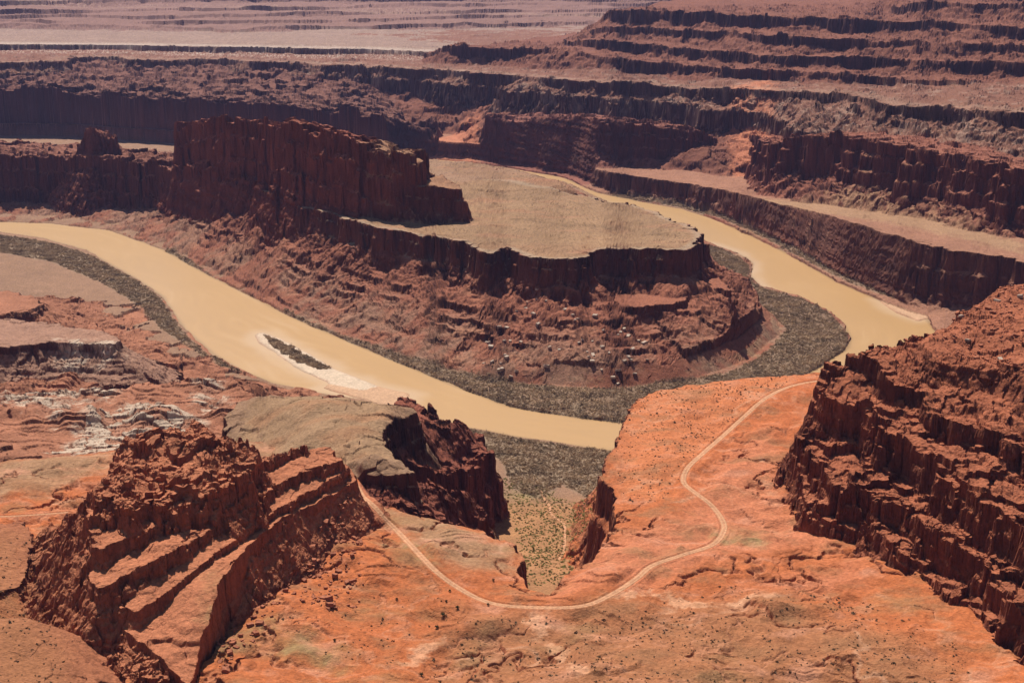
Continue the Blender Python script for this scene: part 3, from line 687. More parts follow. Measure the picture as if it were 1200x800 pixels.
def albedo(a, b):
    x, y, zz, rg = fx[a:b], fy[a:b], fz[a:b], reg.ravel()[a:b]
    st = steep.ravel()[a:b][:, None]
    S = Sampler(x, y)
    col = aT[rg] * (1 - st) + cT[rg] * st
    nL = fbm(x, y, 140, 4, off=61)[:, None]; nM = fbm(x, y, 26, 4, off=62)[:, None]; nS = fbm(x, y, 5, 2, off=63)[:, None]
    bd = bed.ravel()[a:b][:, None]
    vs = fbm((x + .6 * y) * 1.0, zz * .12 + x * .02, 7, 4, off=33, gain=.6)[:, None]
    vl = fbm((x - .5 * y) * 1.0, zz * .15, 45, 3, off=35)[:, None]
    bd2 = fbm(zz + .02 * x, zz * 0 + 9.1, 34, 2)[:, None]
    col = col * (1 + st * (.38 * vs + .3 * vl))
    col = col * (1 + .16 * nL + .2 * nM + .2 * nS + (.4 * bd + .4 * bd2) * st)
    edge = (14 * nM + 6 * nS)[:, 0] * np.clip(y / 1300, .7, 2)

    def mix(name, c, k, soft=14):
        nonlocal col
        m = (sstep(-soft, soft, S(paint[name]) + 1.4 * edge) * k)[:, None]
        col = col * (1 - m) + np.asarray(c, np.float32) * (1 + .15 * nM + .15 * nS) * m
    flat = 1 - steep.ravel()[a:b]
    mix('brown', (.33, .135, .06), .9 * flat, 30)
    mix('pink', (.49, .175, .088), .75 * flat, 20)
    mix('orange', (.49, .16, .062), .9 * flat, 8)
    mix('tan', (.34, .21, .112), .6 * flat, 25)
    mix('wash', (.58, .30, .17), .7 * flat, 3)
    mix('floor', (.36, .21, .115), .8 * flat * (zz < 16), 12)
    mix('grey', (.31, .185, .10), .85 * flat * (zz > 104) * ~np.isin(rg, BUTT), 12)
    gm = (sstep(-10, 10, S(paint['grey'])) * sstep(0, .45, fbm(x, y * 1.5, 60, 4, off=97)) * .5 * flat * (zz > 104))[:, None]
    col = col + gm * (c3(.38, .175, .085) - col)
    mix('green', (.235, .17, .075), .6 * flat * (.5 + .9 * sstep(-.3, .4, nM[:, 0])), 12)
    pc1, pc2, pcv = cells(x / 17 + .4 * fbm(x, y, 70, 4, off=3), y / 8 + .3 * fbm(x, y, 14, 3, off=8), 1.0, off=.6)
    mix('pale', (.50, .37, .27), 1.0 * (.15 + .85 * (pcv > .35)) * sstep(.02, .10, pc2 - pc1) * sstep(-.6, -.2, nL[:, 0] + nM[:, 0]), 12)
    # bare slickrock, soil and washes on the open bench
    bn = (np.isin(rg, [KEYI['bench']]) * flat)
    wv = np.abs(fbm(x, y * 1.3, 120, 4, off=69)); wash = sstep(.05, .0, wv + .03 * nS[:, 0]) * sstep(-.1, .25, nL[:, 0] + .5 * nM[:, 0])
    swl = fbm(x + 30 * nL[:, 0], y * 1.8, 55, 5, off=68, gain=.6)
    col = col + (bn * sstep(.1, .5, swl) * .55)[:, None] * (c3(.55, .25, .15) - col)
    col = col + (bn * sstep(0, -.4, swl) * .7)[:, None] * (c3(.30, .135, .062) - col)
    ol = fbm(x, y * 1.5, 80, 4, off=127); gl = np.abs(fbm(x + 12 * fbm(x, y, 14, 3, off=8), y * .8, 75, 4, off=125))
    col = col + (bn * sstep(.15, .5, ol) * .5 * (y < 1150))[:, None] * (c3(.27, .165, .075) - col)
    col = col + (bn * np.exp(-(gl / .03) ** 2) * .45)[:, None] * (c3(.55, .24, .13) - col)
    col = col + (bn * wash * .4)[:, None] * (c3(.60, .33, .20) - col)
    pt = (np.isin(rg, PENI) * flat * (zz > 38) * (S(F[PENI[0] - 1]['d']) > -4) + np.isin(rg, PENI) * flat * (y > 2950) * (x > -350)).clip(0, 1)[:, None] * .85
    col = col + pt * (c3(.30, .178, .095) * (1 + .22 * nM + .06 * nS + .3 * nL - .25 * np.exp(-(fbm(x, y * .7, 150, 4, off=93) / .03) ** 2)[:, None]) - col)
    gt = (np.isin(rg, PENI) * sstep(75, 30, zz) * sstep(-.25, .3, nL[:, 0] + .6 * nM[:, 0]) * (.35 + .3 * flat))[:, None]
    col = col + gt * (c3(.28, .165, .105) - col)
    # tan flat on the peninsula, orange streaks
    pm = (np.isin(rg, PENI) & (flat > .6)) * 1.0
    st2 = sstep(.05, .5, fbm(x * .5, y * 1.4, 60, 4, off=66))
    col = col + (pm * st2 * .5)[:, None] * (c3(.40, .18, .10) - col)
    col = col * (1 - (pm * sstep(.05, .5, nS[:, 0] + .4 * nM[:, 0]) * .4)[:, None])
    k1, k2, kv = cells(x / 30, y / 30, 1.0, off=.2)
    bl = (np.isin(rg, BLOCKY) & (kv > .6) & (k2 - k1 > .1)) * sstep(-.15, .3, fbm(x, y, 45, 3, off=71.2)) * .4
    col = col + bl[:, None] * (c3(.40, .27, .2) - col)
    # pale caprock lip on the mesa rim
    lip = (np.isin(rg, PENI) & (flat > .5)) * sstep(14, 2, np.abs(S(F[PENI[0] - 1]['d']) - 2)) * .5
    col = col + lip[:, None] * (c3(.40, .29, .2) - col)
    # pale rims of the far benches, pale fallen blocks below them
    for key, c, k in (('pale_bench', (.52, .40, .32), .9), ('middle_bench', (.40, .26, .18), .55)):
        f = F[KEYI[key] - 1]
        d = S(f['d'])
        m = sstep(-10, 30, d) * sstep(190 if key == 'pale_bench' else 90, 30, d) * (.6 + .4 * nM[:, 0])
        blkm = sstep(0, -30, d) * sstep(-260, -100, d) * sstep(.12, .3, nS[:, 0] + .5 * nM[:, 0]) * .8
        mm = (np.clip(m + blkm, 0, 1) * k * (rg <= KEYI['middle_bench']))[:, None]
        col = col * (1 - mm) + np.asarray(c, np.float32) * mm
    vf = (sstep(1490, 1420, y) * (zz < 100) * (np.abs(x) < 160) * np.isin(rg, [0, KEYI['left_bank']]) * .9)[:, None]
    col = col + vf * (c3(.36, .17, .075) * (1 + .35 * nM) - col)
    mb = (sstep(-5, 5, S(brush_f) + 6 * nM[:, 0]) * .75 * ((zz < 11) | ((y < 1720) & (zz < 60))))[:, None]
    col = col + mb * (c3(.23, .165, .105) * (1 + .25 * nS) - col)
    # sand bars
    bar = sstep(7, -4, BAR(x, y)) * (zz < 2.2)
    col = col + bar[:, None] * (np.where((S(_bf[0]) > -8)[:, None], c3(.56, .42, .30), c3(.50, .30, .18)) * (1 + .15 * nM) - col)
    return np.clip(col, .01, .9)


BUTT = [k + 1 for k, f in enumerate(F) if f['key'] in ('buttress', 'ledge_outcrop')]
BLOCKY = [k + 1 for k, f in enumerate(F) if f['key'] in ('middle_bench', 'pale_bench')]
PENI = [k + 1 for k, f in enumerate(F) if f['key'] == 'peninsula_mesa']
col = np.concatenate(par(albedo, fx.size))

# ------------------------------------------------------------------ materials
def new_mat(name):
    m = bpy.data.materials.new(name)
    m.use_nodes = True
    return m, m.node_tree, m.node_tree.nodes['Principled BSDF']


def rock_material():
    m, nt, b = new_mat('canyon_rock')
    at_ = nt.nodes.new('ShaderNodeAttribute'); at_.attribute_name = 'albedo'
    geo = nt.nodes.new('ShaderNodeNewGeometry')
    n1 = nt.nodes.new('ShaderNodeTexNoise'); n1.inputs['Scale'].default_value = .35; n1.inputs['Detail'].default_value = 5; n1.inputs['Roughness'].default_value = .7
    nt.links.new(geo.outputs['Position'], n1.inputs['Vector'])
    mp = nt.nodes.new('ShaderNodeMapRange'); mp.inputs[1].default_value = .25; mp.inputs[2].default_value = .75; mp.inputs[3].default_value = .62; mp.inputs[4].default_value = 1.36
    nt.links.new(n1.outputs['Fac'], mp.inputs[0])
    mx = nt.nodes.new('ShaderNodeVectorMath'); mx.operation = 'SCALE'
    nt.links.new(at_.outputs['Color'], mx.inputs[0]); nt.links.new(mp.outputs[0], mx.inputs['Scale'])
    nt.links.new(mx.outputs[0], b.inputs['Base Color'])
    n2 = nt.nodes.new('ShaderNodeTexNoise'); n2.inputs['Scale'].default_value = .5; n2.inputs['Detail'].default_value = 6; n2.inputs['Roughness'].default_value = .65
    nt.links.new(geo.outputs['Position'], n2.inputs['Vector'])
    bp = nt.nodes.new('ShaderNodeBump'); bp.inputs['Strength'].default_value = .85; bp.inputs['Distance'].default_value = 1.8
    nt.links.new(n2.outputs['Fac'], bp.inputs['Height']); nt.links.new(bp.outputs[0], b.inputs['Normal'])
    b.inputs['Roughness'].default_value = .95
    b.inputs['Specular IOR Level'].default_value = .15
    return m


def simple(name, c, rough=.9, var=.25, scale=.4, spec=.15):
    m, nt, b = new_mat(name)
    geo = nt.nodes.new('ShaderNodeNewGeometry')
    n1 = nt.nodes.new('ShaderNodeTexNoise'); n1.inputs['Scale'].default_value = scale; n1.inputs['Detail'].default_value = 4
    nt.links.new(geo.outputs['Position'], n1.inputs['Vector'])
    rp = nt.nodes.new('ShaderNodeValToRGB')
    rp.color_ramp.elements[0].position = .3; rp.color_ramp.elements[1].position = .7
    rp.color_ramp.elements[0].color = (*[v * (1 - var) for v in c], 1); rp.color_ramp.elements[1].color = (*[v * (1 + var) for v in c], 1)
    nt.links.new(n1.outputs['Fac'], rp.inputs[0]); nt.links.new(rp.outputs[0], b.inputs['Base Color'])
    b.inputs['Roughness'].default_value = rough; b.inputs['Specular IOR Level'].default_value = spec
    return m


ROCK = rock_material()


def tag(o, label=None, cat=None, group=None, kind=None):
    if label: o['label'] = label
    if cat: o['category'] = cat
    if group: o['group'] = group
    if kind: o['kind'] = kind
    return o


def mesh_from(name, V, faces, mat, colors=None, smooth=False):
    me = bpy.data.meshes.new(name)
    nf, k = faces.shape
    me.vertices.add(len(V)); me.vertices.foreach_set('co', np.ascontiguousarray(V, np.float32).ravel())
    me.loops.add(nf * k); me.loops.foreach_set('vertex_index', np.ascontiguousarray(faces, np.int32).ravel())
    me.polygons.add(nf); me.polygons.foreach_set('loop_start', np.arange(0, nf * k, k, dtype=np.int32))
    me.polygons.foreach_set('use_smooth', np.full(nf, smooth))
    me.update(calc_edges=True)
    if colors is not None:
        a = me.attributes.new('albedo', 'FLOAT_COLOR', 'POINT')
        a.data.foreach_set('color', np.concatenate([colors, np.ones((len(colors), 1))], 1).astype(np.float32).ravel())
    me.materials.append(mat)
    o = bpy.data.objects.new(name, me)
    scene.collection.objects.link(o)
    return o


# ------------------------------------------------------------------ terrain split into landforms
print('meshes...')
G = {'sandbar': ('sandbar', 'long pale sandbar with a strip of brush standing in the muddy river', 'sandbar', None), '': ('ground', None, None, 'structure'), 'bench': ('bench_ground', None, None, 'structure'), 'left_bank': ('bank_terrain', None, None, 'structure'), 'far_country': ('far_hills', None, None, 'structure'),
     'pale_bench': ('cliff', 'long low cliff with a pale whitish rim far off at the upper left', 'cliff', None),
     'middle_bench': ('cliff', 'winding cliff ledge above a slope of pale fallen boulders in the middle distance', 'cliff', None),
     'stepped_slope': ('mesa', 'big stepped mesa of stacked red ledges rising at the upper right', 'mesa', None),
     'high_mesa': ('mesa', 'dark cliff-walled mesa cut off by the top right corner', 'mesa', None),
     'bank_ledge': ('rock_ledge', 'short pale-capped rock ledge with a dark undercut, on the left bank', 'rock ledge', None),
     'river_bench': ('cliff', 'low fluted cliff with a flat tan bench along the far bank of the river', 'cliff', None),
     'left_cliff': ('cliff', 'long shadowed red cliff behind the butte on the left', 'cliff', None),
     'middle_cliff': ('cliff', 'dark straight red cliff between two side canyons beyond the river', 'cliff', None),
     'right_cliff': ('cliff', 'tall fluted red cliff above a talus slope at the right edge beyond the river', 'cliff', None),
     'peninsula_mesa': ('mesa', 'flat tan mesa with ledgy red slopes inside the river bend', 'mesa', None),
     'long_butte': ('butte', 'long dark red sheer-walled butte standing on the tan mesa', 'butte', None),
     'ridge_wall': ('rock_wall', 'long shadowed rock wall above the river running out of the left edge', 'rock wall', None),
     'pinnacle': ('rock_tower', 'small squat rock tower on the ridge left of the long butte', 'rock tower', None),
     'mound': ('hill', 'smooth grey-brown domed hill with a dark cliff at its front, beside the dirt track', 'hill', None),
     'buttress': ('rock_outcrop', 'broken red cliff blocks dropping from the grey-brown hill into the scrubby valley', 'rock outcrop', None),
     'ledge_outcrop': ('rock_outcrop', 'big outcrop of slanting red ledges with a rubbly knob on top, lower left', 'rock outcrop', None),
     'left_knoll': ('knoll', 'smooth brown dotted knoll in the lower left corner', 'knoll', None),
     'ragged_cliff': ('rock_outcrop', 'huge ragged boulder-strewn red cliff filling the right foreground', 'rock outcrop', None)}
keys = [''] + [f['key'] for f in F]
ukeys = list(dict.fromkeys(keys))
kid = np.array([ukeys.index(k) for k in keys])
rid = kid[reg]


def box(a, n):
    for ax in (0, 1):
        c = np.cumsum(np.concatenate([np.zeros_like(a.take([0], ax)), a], ax), ax)
        m = a.shape[ax]
        lo = np.clip(np.arange(m) - n, 0, m); hi = np.clip(np.arange(m) + n + 1, 0, m)
        a = c.take(hi, ax) - c.take(lo, ax)
    return a


best = np.full(rid.shape, -1.0, np.float32); rs = rid.copy()
for i in range(len(ukeys)):
    b = box((rid == i).astype(np.float32), 7)
    rs = np.where(b > best, i, rs); best = np.maximum(b, best)
rid = rs
ukeys.append('sandbar')
isl = Sampler(fx, fy)(_bf[0]).reshape(gx.shape)
rid = np.where((isl > -9) & (gz > -1.2), len(ukeys) - 1, rid)
idx = np.arange(gx.size).reshape(gx.shape)
quads = np.stack([idx[:-1, :-1], idx[:-1, 1:], idx[1:, 1:], idx[1:, :-1]], -1).reshape(-1, 4)
qid = rid[:-1, :-1].ravel()
# quads whose corner lies deep under water keep to the ground
fv = verts.reshape(-1, 3)
LANDOBJ = {}
for i, k in enumerate(ukeys):
    fs = quads[qid == i]
    if not len(fs):
        continue
    used, inv = np.unique(fs, return_inverse=True)
    nm, lab, cat, kind = G[k]
    LANDOBJ[k] = tag(mesh_from(nm, fv[used], inv.reshape(-1, 4), ROCK, col[used]), lab, cat, None, kind)


def ground_z(x, y):
    return heights(np.atleast_1d(np.asarray(x, float)), np.atleast_1d(np.asarray(y, float)))[0]


# ------------------------------------------------------------------ river
def river_material():
    m, nt, b = new_mat('silty_water')
    geo = nt.nodes.new('ShaderNodeNewGeometry')
    at_ = nt.nodes.new('ShaderNodeAttribute'); at_.attribute_name = 'albedo'
    nt.links.new(at_.outputs['Color'], b.inputs['Base Color'])
    b.inputs['Roughness'].default_value = .38; b.inputs['Specular IOR Level'].default_value = .25
    n2 = nt.nodes.new('ShaderNodeTexNoise'); n2.inputs['Scale'].default_value = .25; n2.inputs['Detail'].default_value = 4
    nt.links.new(geo.outputs['Position'], n2.inputs['Vector'])
    bp = nt.nodes.new('ShaderNodeBump'); bp.inputs['Strength'].default_value = .12; bp.inputs['Distance'].default_value = .4
    nt.links.new(n2.outputs['Fac'], bp.inputs['Height']); nt.links.new(bp.outputs[0], b.inputs['Normal'])
    return m


near_r = (S_ := Sampler(fx, fy))(riv_d) < 40
qm = near_r.reshape(gx.shape)
qsel = quads[(qm[:-1, :-1] & qm[1:, 1:]).ravel() & (gy[:-1, :-1].ravel() < 5200)]
qsel = qsel[:]
used, inv = np.unique(qsel, return_inverse=True)
wx, wy = fx[used], fy[used]
wv = np.stack([wx, wy, np.zeros(len(used))], 1)
SW = Sampler(wx, wy)
wd, wa_ = -SW(riv_d), SW(riv_arc)
streak = fbm(wa_ * .06, wd * .55 + 20 * fbm(wx, wy, 160, 2, off=3), 9, 4, off=17)[:, None]
broad = fbm(wx, wy, 260, 3, off=23)[:, None]
shal = sstep(34, 2, BAR(wx, wy) + 14 * fbm(wx, wy, 60, 3, off=5))[:, None] * .55
wc_ = c3(.43, .25, .105) * (1 + .07 * streak + .05 * broad)
wc_ = wc_ + np.clip(.5 * streak + .45 * broad - .12, 0, .6) * (c3(.50, .34, .2) - wc_)
wc_ = wc_ + shal * (c3(.52, .36, .23) - wc_)
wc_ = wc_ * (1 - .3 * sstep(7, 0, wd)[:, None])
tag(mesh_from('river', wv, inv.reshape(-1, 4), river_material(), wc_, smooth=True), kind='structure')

# ------------------------------------------------------------------ roads
for R in ROADS:
    L = densify(R['line'], 3.0)
    T = np.gradient(L, axis=0); T /= np.linalg.norm(T[:, :2], axis=1)[:, None] + 1e-9
    nrm = np.stack([-T[:, 1], T[:, 0], T[:, 0] * 0], 1)
    wob = 1 + .12 * fbm(np.arange(len(L)) * 3.0, np.zeros(len(L)), 25, 3)
    offs = np.array([-1, -.72, -.45, -.2, .2, .45, .72, 1]) * R['half']
    dz = np.array([-.3, .08, 0, .1, .1, 0, .08, -.3])
    rc = np.array([[.46, .19, .095], [.50, .24, .125], [.56, .31, .175], [.49, .235, .125], [.49, .235, .125], [.56, .31, .175], [.50, .24, .125], [.46, .19, .095]])
    V = np.concatenate([L + nrm * (o * wob)[:, None] + np.array([0, 0, d]) for o, d in zip(offs, dz)])
    n = len(L)
    fs = [[k * n + i, k * n + i + 1, (k + 1) * n + i + 1, (k + 1) * n + i] for k in range(7) for i in range(n - 1)]
    rcol = np.repeat(rc, n, 0) * (1 + .12 * fbm(V[:, 0], V[:, 1], 18, 3)[:, None])
    tag(mesh_from(R['name'], V, np.array(fs), ROCK, rcol), kind='structure')

# ------------------------------------------------------------------ plants and boulders
def hit(px, py, r0=650.0, r1=6000.0):
    d = ray(px, py)
    y = np.exp(np.linspace(math.log(r0), math.log(r1), 1500))
    x = d[0] / d[1] * y
    zr = HCAM + d[2] / d[1] * y
    zg = heights(x.copy(), y.copy())[0]
    k = int(np.argmax(zg > zr))
    return np.array([x[k], y[k], zg[k]])


def leaf_cloud(n, leaf, squash, seed):
    """one bush as many small leaf-spray faces filling an uneven dome; unit radius, base at z=0"""
    g = np.random.default_rng(seed)
    p = g.normal(size=(n, 3)); p /= np.linalg.norm(p, axis=1)[:, None]
    p *= (g.random(n) ** .45)[:, None] * (1 + .25 * np.sin(3 * np.arctan2(p[:, 1], p[:, 0]) + seed))[:, None]
    p[:, 2] = np.abs(p[:, 2]) * squash
    a = g.normal(size=(n, 3)); a /= np.linalg.norm(a, axis=1)[:, None]
    b = np.cross(a, g.normal(size=(n, 3))); b /= np.linalg.norm(b, axis=1)[:, None]
    s = (leaf * g.uniform(.6, 1.3, n))[:, None]
    V = np.stack([p - a * s - b * s * .6, p + a * s - b * s * .6, p + a * s + b * s * .6, p - a * s + b * s * .6], 1)
    return V.reshape(-1, 3)


def merged(name, mat, protos, P, R, seed=0):
    g = np.random.default_rng(seed)
    out = []
    pick = g.integers(0, len(protos), len(P)); th = g.random(len(P)) * 6.283; hs = g.uniform(.75, 1.3, len(P))
    for k, V in enumerate(protos):
        m = np.nonzero(pick == k)[0]
        if not len(m):
            continue
        c, s_ = np.cos(th[m])[:, None], np.sin(th[m])[:, None]
        X = (V[None, :, 0] * c - V[None, :, 1] * s_) * R[m][:, None] + P[m, 0][:, None]
        Y = (V[None, :, 0] * s_ + V[None, :, 1] * c) * R[m][:, None] + P[m, 1][:, None]
        Zz = V[None, :, 2] * (R[m] * hs[m])[:, None] + P[m, 2][:, None]
        out.append(np.stack([X, Y, Zz], -1).reshape(-1, 3))
    V = np.concatenate(out)
    return mesh_from(name, V, np.arange(len(V)).reshape(-1, 4), mat, smooth=False)


def scatter(polys, n, seed, edge=8.0, clump=.0, cs=40, zmin=.25):
    g = np.random.default_rng(seed)
    out = []
    for poly in polys:
        P = np.asarray(poly)
        area = (np.ptp(P[:, 0])) * np.ptp(P[:, 1])
        m = int(n * area) + 1
        x = g.uniform(P[:, 0].min() - edge, P[:, 0].max() + edge, m); y = g.uniform(P[:, 1].min() - edge, P[:, 1].max() + edge, m)
        d = poly_field(P, x, y)[0] + edge * fbm(x, y, 20, 3, off=seed * .1)
        k = d > 0
        if clump:
            k &= fbm(x, y, cs, 3, off=seed * .3 + 2) + g.uniform(-.3, .3, m) > -.5 + clump
        out.append(np.stack([x[k], y[k]], 1))
    xy = np.concatenate(out)
    zz = heights_par(xy[:, 0].copy(), xy[:, 1].copy())[0]
    P = np.column_stack([xy, zz])
    return P[zz > zmin]


BRUSH = simple('grey_brush', (.37, .245, .145), var=.55, scale=.05)
SCRUB = simple('dry_green_scrub', (.27, .235, .075), var=.4, scale=.06)
DOT = simple('dark_scrub', (.12, .08, .045), var=.3, scale=.3)
LEAF = simple('juniper_leaf', (.055, .06, .022), var=.35, scale=.6)
BARK = simple('juniper_bark', (.16, .10, .07), var=.2)
brush_protos = [leaf_cloud(30, .19, 1.2, k) for k in range(8)]
small_protos = [leaf_cloud(12, .42, .8, 20 + k) for k in range(6)]

for nm, polys, dens, rad, lab in TH:
    P = scatter(polys, dens, len(nm), edge=7, clump=(-.4 if nm == 'sandbar' else .1), cs=28)
    P = P[P[:, 2] < (70 if nm == 'valley mouth' else 14)]
    g = np.random.default_rng(len(nm))
    tag(merged('brush_thicket', BRUSH, brush_protos, P, rad * g.lognormal(0, .38, len(P)).clip(.45, 2.2), len(nm)), lab, 'brush', None, 'stuff')
P = scatter([Z(20, (585, 545), (640, 560), (700, 590), (690, 640), (660, 660), (610, 650), (600, 600)), Z(36, (596, 640), (668, 640), (676, 700), (604, 700))], .10, 5, edge=6, clump=.15, cs=25)
tag(merged('valley_scrub', SCRUB, small_protos, P, np.random.default_rng(4).uniform(.6, 1.5, len(P)), 4), 'yellow-green low scrub covering the floor of the side valley', 'scrub', None, 'stuff')

# dotted desert shrubs: the 300 that show largest are things of their own
DOTS = [Z(140, (722, 560), (716, 530), (748, 468), (775, 457), (850, 449), (935, 440), (915, 455), (860, 492), (800, 555), (780, 590), (735, 590)), Z(140, (520, 730), (700, 722), (860, 690), (1000, 700), (1130, 770), (1140, 830), (480, 830)),
        Z(158, (-60, 612), (35, 625), (30, 700), (95, 790), (60, 850), (-60, 850)), Z(140, (400, 690), (540, 700), (560, 760), (420, 790), (280, 720))]
P = np.concatenate([scatter([DOTS[0]], .045, 31, 6, .35, 30, 90), scatter([DOTS[1]], .045, 32, 6, .4, 40, 90), scatter([DOTS[2]], .04, 33, 6, .3, 30, 90), scatter([DOTS[3]], .02, 34, 6, .4, 40, 90)])
g = np.random.default_rng(12)
R = g.lognormal(-.35, .4, len(P)).clip(.35, 1.7) * np.where(P[:, 1] > 1150, .85, .85)
order = np.argsort(-R / P[:, 1])
protos_me = []
for k, V in enumerate(small_protos):
    o = mesh_from('desert_shrub', V, np.arange(len(V)).reshape(-1, 4), DOT, smooth=False)
    protos_me.append(o.data); bpy.data.objects.remove(o)
for n_, i in enumerate(order[:300]):
    o = bpy.data.objects.new('desert_shrub', protos_me[n_ % len(protos_me)])
    scene.collection.objects.link(o)
    o.location = P[i]; o.scale = (R[i],) * 3; o.rotation_euler = (0, 0, g.uniform(0, 6.28))
    tag(o, 'small dark round desert shrub dotted on the open orange soil', 'shrub', 'dark shrubs dotted over the orange bench')
rest = order[300:]
tag(merged('desert_scrub', DOT, small_protos, P[rest], R[rest], 6), 'fine dark specks of scrub scattered over the orange bench', 'scrub', None, 'stuff')

# larger green bushes with a trunk and a crown
BUSH = [(536, 713, 2.6, 'rounded dark green bush, fullest of the cluster below the left bend of the track'), (519, 722, 3.0, 'spreading pale green bush with a forked trunk between two rounder bushes'),
        (512, 736, 2.6, 'low olive green bush lowest of the cluster left of the wash'), (523, 706, 1.9, 'small dark bush just above the fullest round bush'), (503, 735, 1.5, 'tiny dark bush just left of the low olive bush'),
        (572, 710, 1.8, 'dark lone bush tucked under the outside of the track bend'), (527, 693, 1.9, 'small dark bush close to the straight descending track'), (494, 792, 2.7, 'dark green bush alone at the bottom edge of the picture'),
        (392, 751, 1.9, 'spiky little bush on the pale slickrock left of the cluster'), (465, 703, 2.0, 'small bush on bare pink rock left of the straight track'), (578, 681, 2.0, 'small green bush on pale rock right of the straight track'),
        (1005, 757, 1.5, 'grey-green bush beside a pale stone below the ragged cliff')]
for k, (px, py, h, lab) in enumerate(BUSH):
    p = hit(px, py)
    root = bpy.data.objects.new('juniper_bush', None); scene.collection.objects.link(root)
    root.location = p; tag(root, lab, 'bush')
    V = leaf_cloud(170, .16, 1.0, 60 + k) * np.array([h * .55, h * .55, h * .62]) + np.array([0, 0, h * .32])
    c = mesh_from('crown', V, np.arange(len(V)).reshape(-1, 4), LEAF, smooth=False); c.parent = root
    g2 = np.random.default_rng(k)
    tv, tf = [], []
    for b in range(3):
        tip = np.array([g2.uniform(-.3, .3) * h, g2.uniform(-.3, .3) * h, h * .75])
        base = len(tv)
        for t, rr in ((-.15, .07), (.5, .045), (1, .015)):
            cc = tip * t
            for a in range(5):
                tv.append(cc + np.array([math.cos(a * 1.2566), math.sin(a * 1.2566), 0]) * rr * h)
        for lv in range(2):
            for a in range(5):
                tf.append([base + lv * 5 + a, base + lv * 5 + (a + 1) % 5, base + lv * 5 + 5 + (a + 1) % 5, base + lv * 5 + 5 + a])
    tr = mesh_from('trunk', np.array(tv), np.array(tf), BARK); tr.parent = root


def boulder_mesh(name, seed, mat):
    """a block split from bedded rock: random planes cut from a cube-ish hull"""
    g = np.random.default_rng(seed)
    import bmesh
    bm = bmesh.new()
    dims = g.uniform(.6, 1.2, 3) * np.array([1, .85, .65])
    for sx in (-1, 1):
        for sy in (-1, 1):
            for sz in (-1, 1):
                for q in range(2):
                    bm.verts.new(np.array([sx, sy, sz]) * dims * g.uniform(.62, 1.0, 3) * .6)
    bmesh.ops.convex_hull(bm, input=bm.verts)
    bmesh.ops.delete(bm, geom=[v for v in bm.verts if not v.link_faces], context='VERTS')
    bmesh.ops.subdivide_edges(bm, edges=bm.edges, cuts=1, use_grid_fill=True)
    for v in bm.verts:
        v.co += Vector(g.normal(size=3) * .035)
    bmesh.ops.triangulate(bm, faces=bm.faces)
    me = bpy.data.meshes.new(name); bm.to_mesh(me); bm.free()
    me.materials.append(mat)
    return me


PALE = simple('pale_boulder', (.44, .33, .25), var=.2, scale=.5)
REDB = simple('red_boulder', (.33, .115, .06), var=.3, scale=.5)
pale_me = [boulder_mesh('boulder', 100 + k, PALE) for k in range(6)]
red_me = [boulder_mesh('boulder', 200 + k, REDB) for k in range(8)]


def boulders(P, R, meshes, label, group, seed):
    g = np.random.default_rng(seed)
    for i in range(len(P)):
        o = bpy.data.objects.new('boulder', meshes[i % len(meshes)])
        scene.collection.objects.link(o)
        o.location = P[i] + np.array([0, 0, R[i] * .2]); o.scale = R[i] * g.uniform(.75, 1.25, 3); o.rotation_euler = g.uniform(-.3, .3, 3) + np.array([0, 0, g.uniform(0, 6.28)])
        tag(o, label, 'boulder', group)


def rubble(P, R, meshes, mat, label, seed):
    g = np.random.default_rng(seed)
    pr = [np.array([v.co for v in me.vertices]) for me in meshes]
    fr = [np.array([p.vertices[:] for p in me.polygons]) for me in meshes]
    VV_, FF_, base = [], [], 0
    for i in range(len(P)):
        k = i % len(meshes)
        a = g.uniform(0, 6.28); c, s_ = math.cos(a), math.sin(a)
        V = pr[k] * g.uniform(.75, 1.25, 3)
        V = np.stack([V[:, 0] * c - V[:, 1] * s_, V[:, 0] * s_ + V[:, 1] * c, V[:, 2]], 1) * R[i] + P[i] + np.array([0, 0, .15 * R[i]])
        VV_.append(V); FF_.append(fr[k] + base); base += len(V)
    tag(mesh_from('rubble', np.concatenate(VV_), np.concatenate(FF_), mat, smooth=False), label, 'rubble', None, 'stuff')


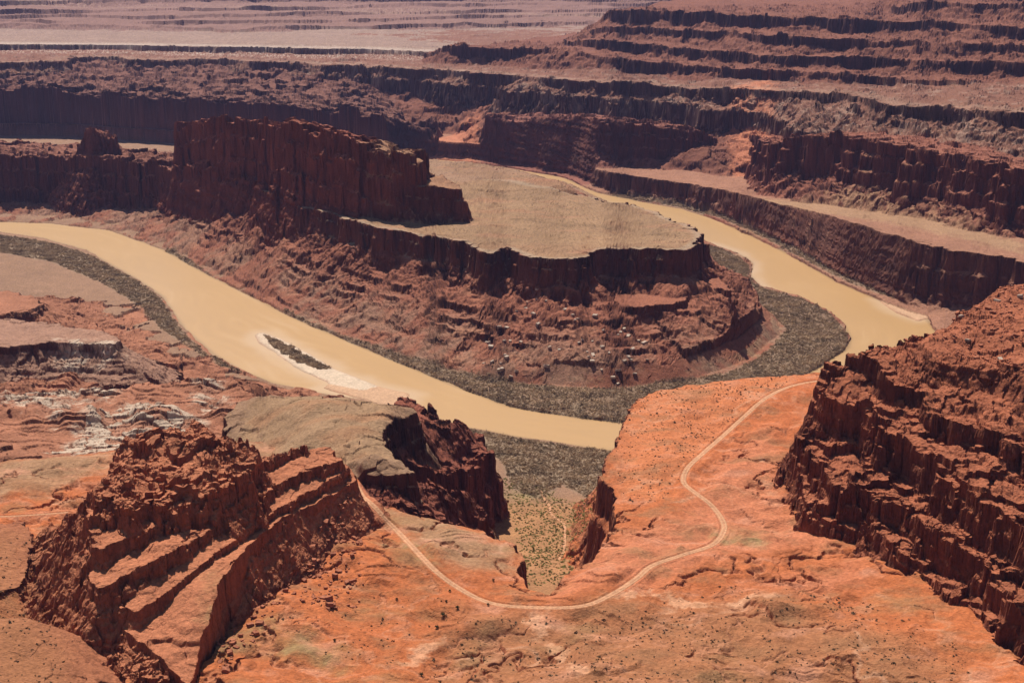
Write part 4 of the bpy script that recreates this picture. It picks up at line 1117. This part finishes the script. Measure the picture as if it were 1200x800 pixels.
g = np.random.default_rng(77)
TAL = [Z(30, (560, 430), (570, 395), (620, 385), (700, 400), (760, 410), (760, 440), (640, 450))]
P = scatter(TAL, .006, 41, 4, .2, 60, 9)[:60]
boulders(P, g.uniform(3.0, 7.0, len(P)), pale_me, 'pale squarish boulder fallen onto the talus foot below the flat mesa', 'pale boulders on the mesa talus', 1)
RSL = [Z(215, (1010, 430), (1060, 400), (1130, 372), (1185, 345), (1260, 345), (1280, 520), (1180, 500), (1120, 480), (1060, 455))]
P = scatter(RSL, .03, 42, 4, .3, 40, 120)
R = np.random.default_rng(2).lognormal(.45, .5, len(P)).clip(.8, 5)
o_ = np.argsort(-R)
boulders(P[o_[:150]], R[o_[:150]], red_me[:5] + pale_me[:1], 'large loose block among the rubble on top of the ragged cliff', 'large blocks on the ragged cliff', 2)
rubble(P[o_[150:]], R[o_[150:]], red_me, REDB, 'field of small broken stones over the top of the ragged cliff', 3)
LSL = [Z(150, (330, 690), (370, 640), (410, 600), (430, 640), (425, 690), (390, 710)), Z(150, (240, 765), (300, 700), (340, 680), (320, 730), (260, 780))]
P = scatter(LSL, .05, 43, 4, .2, 20, 100)
R = np.random.default_rng(3).lognormal(.5, .5, len(P)).clip(.8, 5)
o_ = np.argsort(-R)
boulders(P[o_[:90]], R[o_[:90]], red_me, 'red boulder tumbled below the dark wall of the slanting ledge outcrop', 'boulders below the ledge outcrop', 4)
rubble(P[o_[90:]], R[o_[90:]], red_me, REDB, 'loose small red stones at the foot of the ledge outcrop', 5)

# ------------------------------------------------------------------ haze
xs_, ys_ = 20500.0, 22500.0
bmv = np.array([[sx * xs_, y, zz] for zz in (-6, 720) for y in (-60, ys_) for sx in (-1, 1)], float)
bf = np.array([[0, 2, 3, 1], [4, 5, 7, 6], [0, 1, 5, 4], [2, 6, 7, 3], [0, 4, 6, 2], [1, 3, 7, 5]])
hm = bpy.data.materials.new('haze_air'); hm.use_nodes = True
hn = hm.node_tree
hn.nodes.remove(hn.nodes['Principled BSDF'])
pv = hn.nodes.new('ShaderNodeVolumePrincipled')
pv.inputs['Color'].default_value = (.47, .5, 1.0, 1)
pv.inputs['Density'].default_value = 1.4e-5
pv.inputs['Anisotropy'].default_value = .2
hn.links.new(pv.outputs[0], hn.nodes['Material Output'].inputs['Volume'])
tag(mesh_from('haze', bmv, bf, hm, smooth=False), kind='stuff')
print('done')
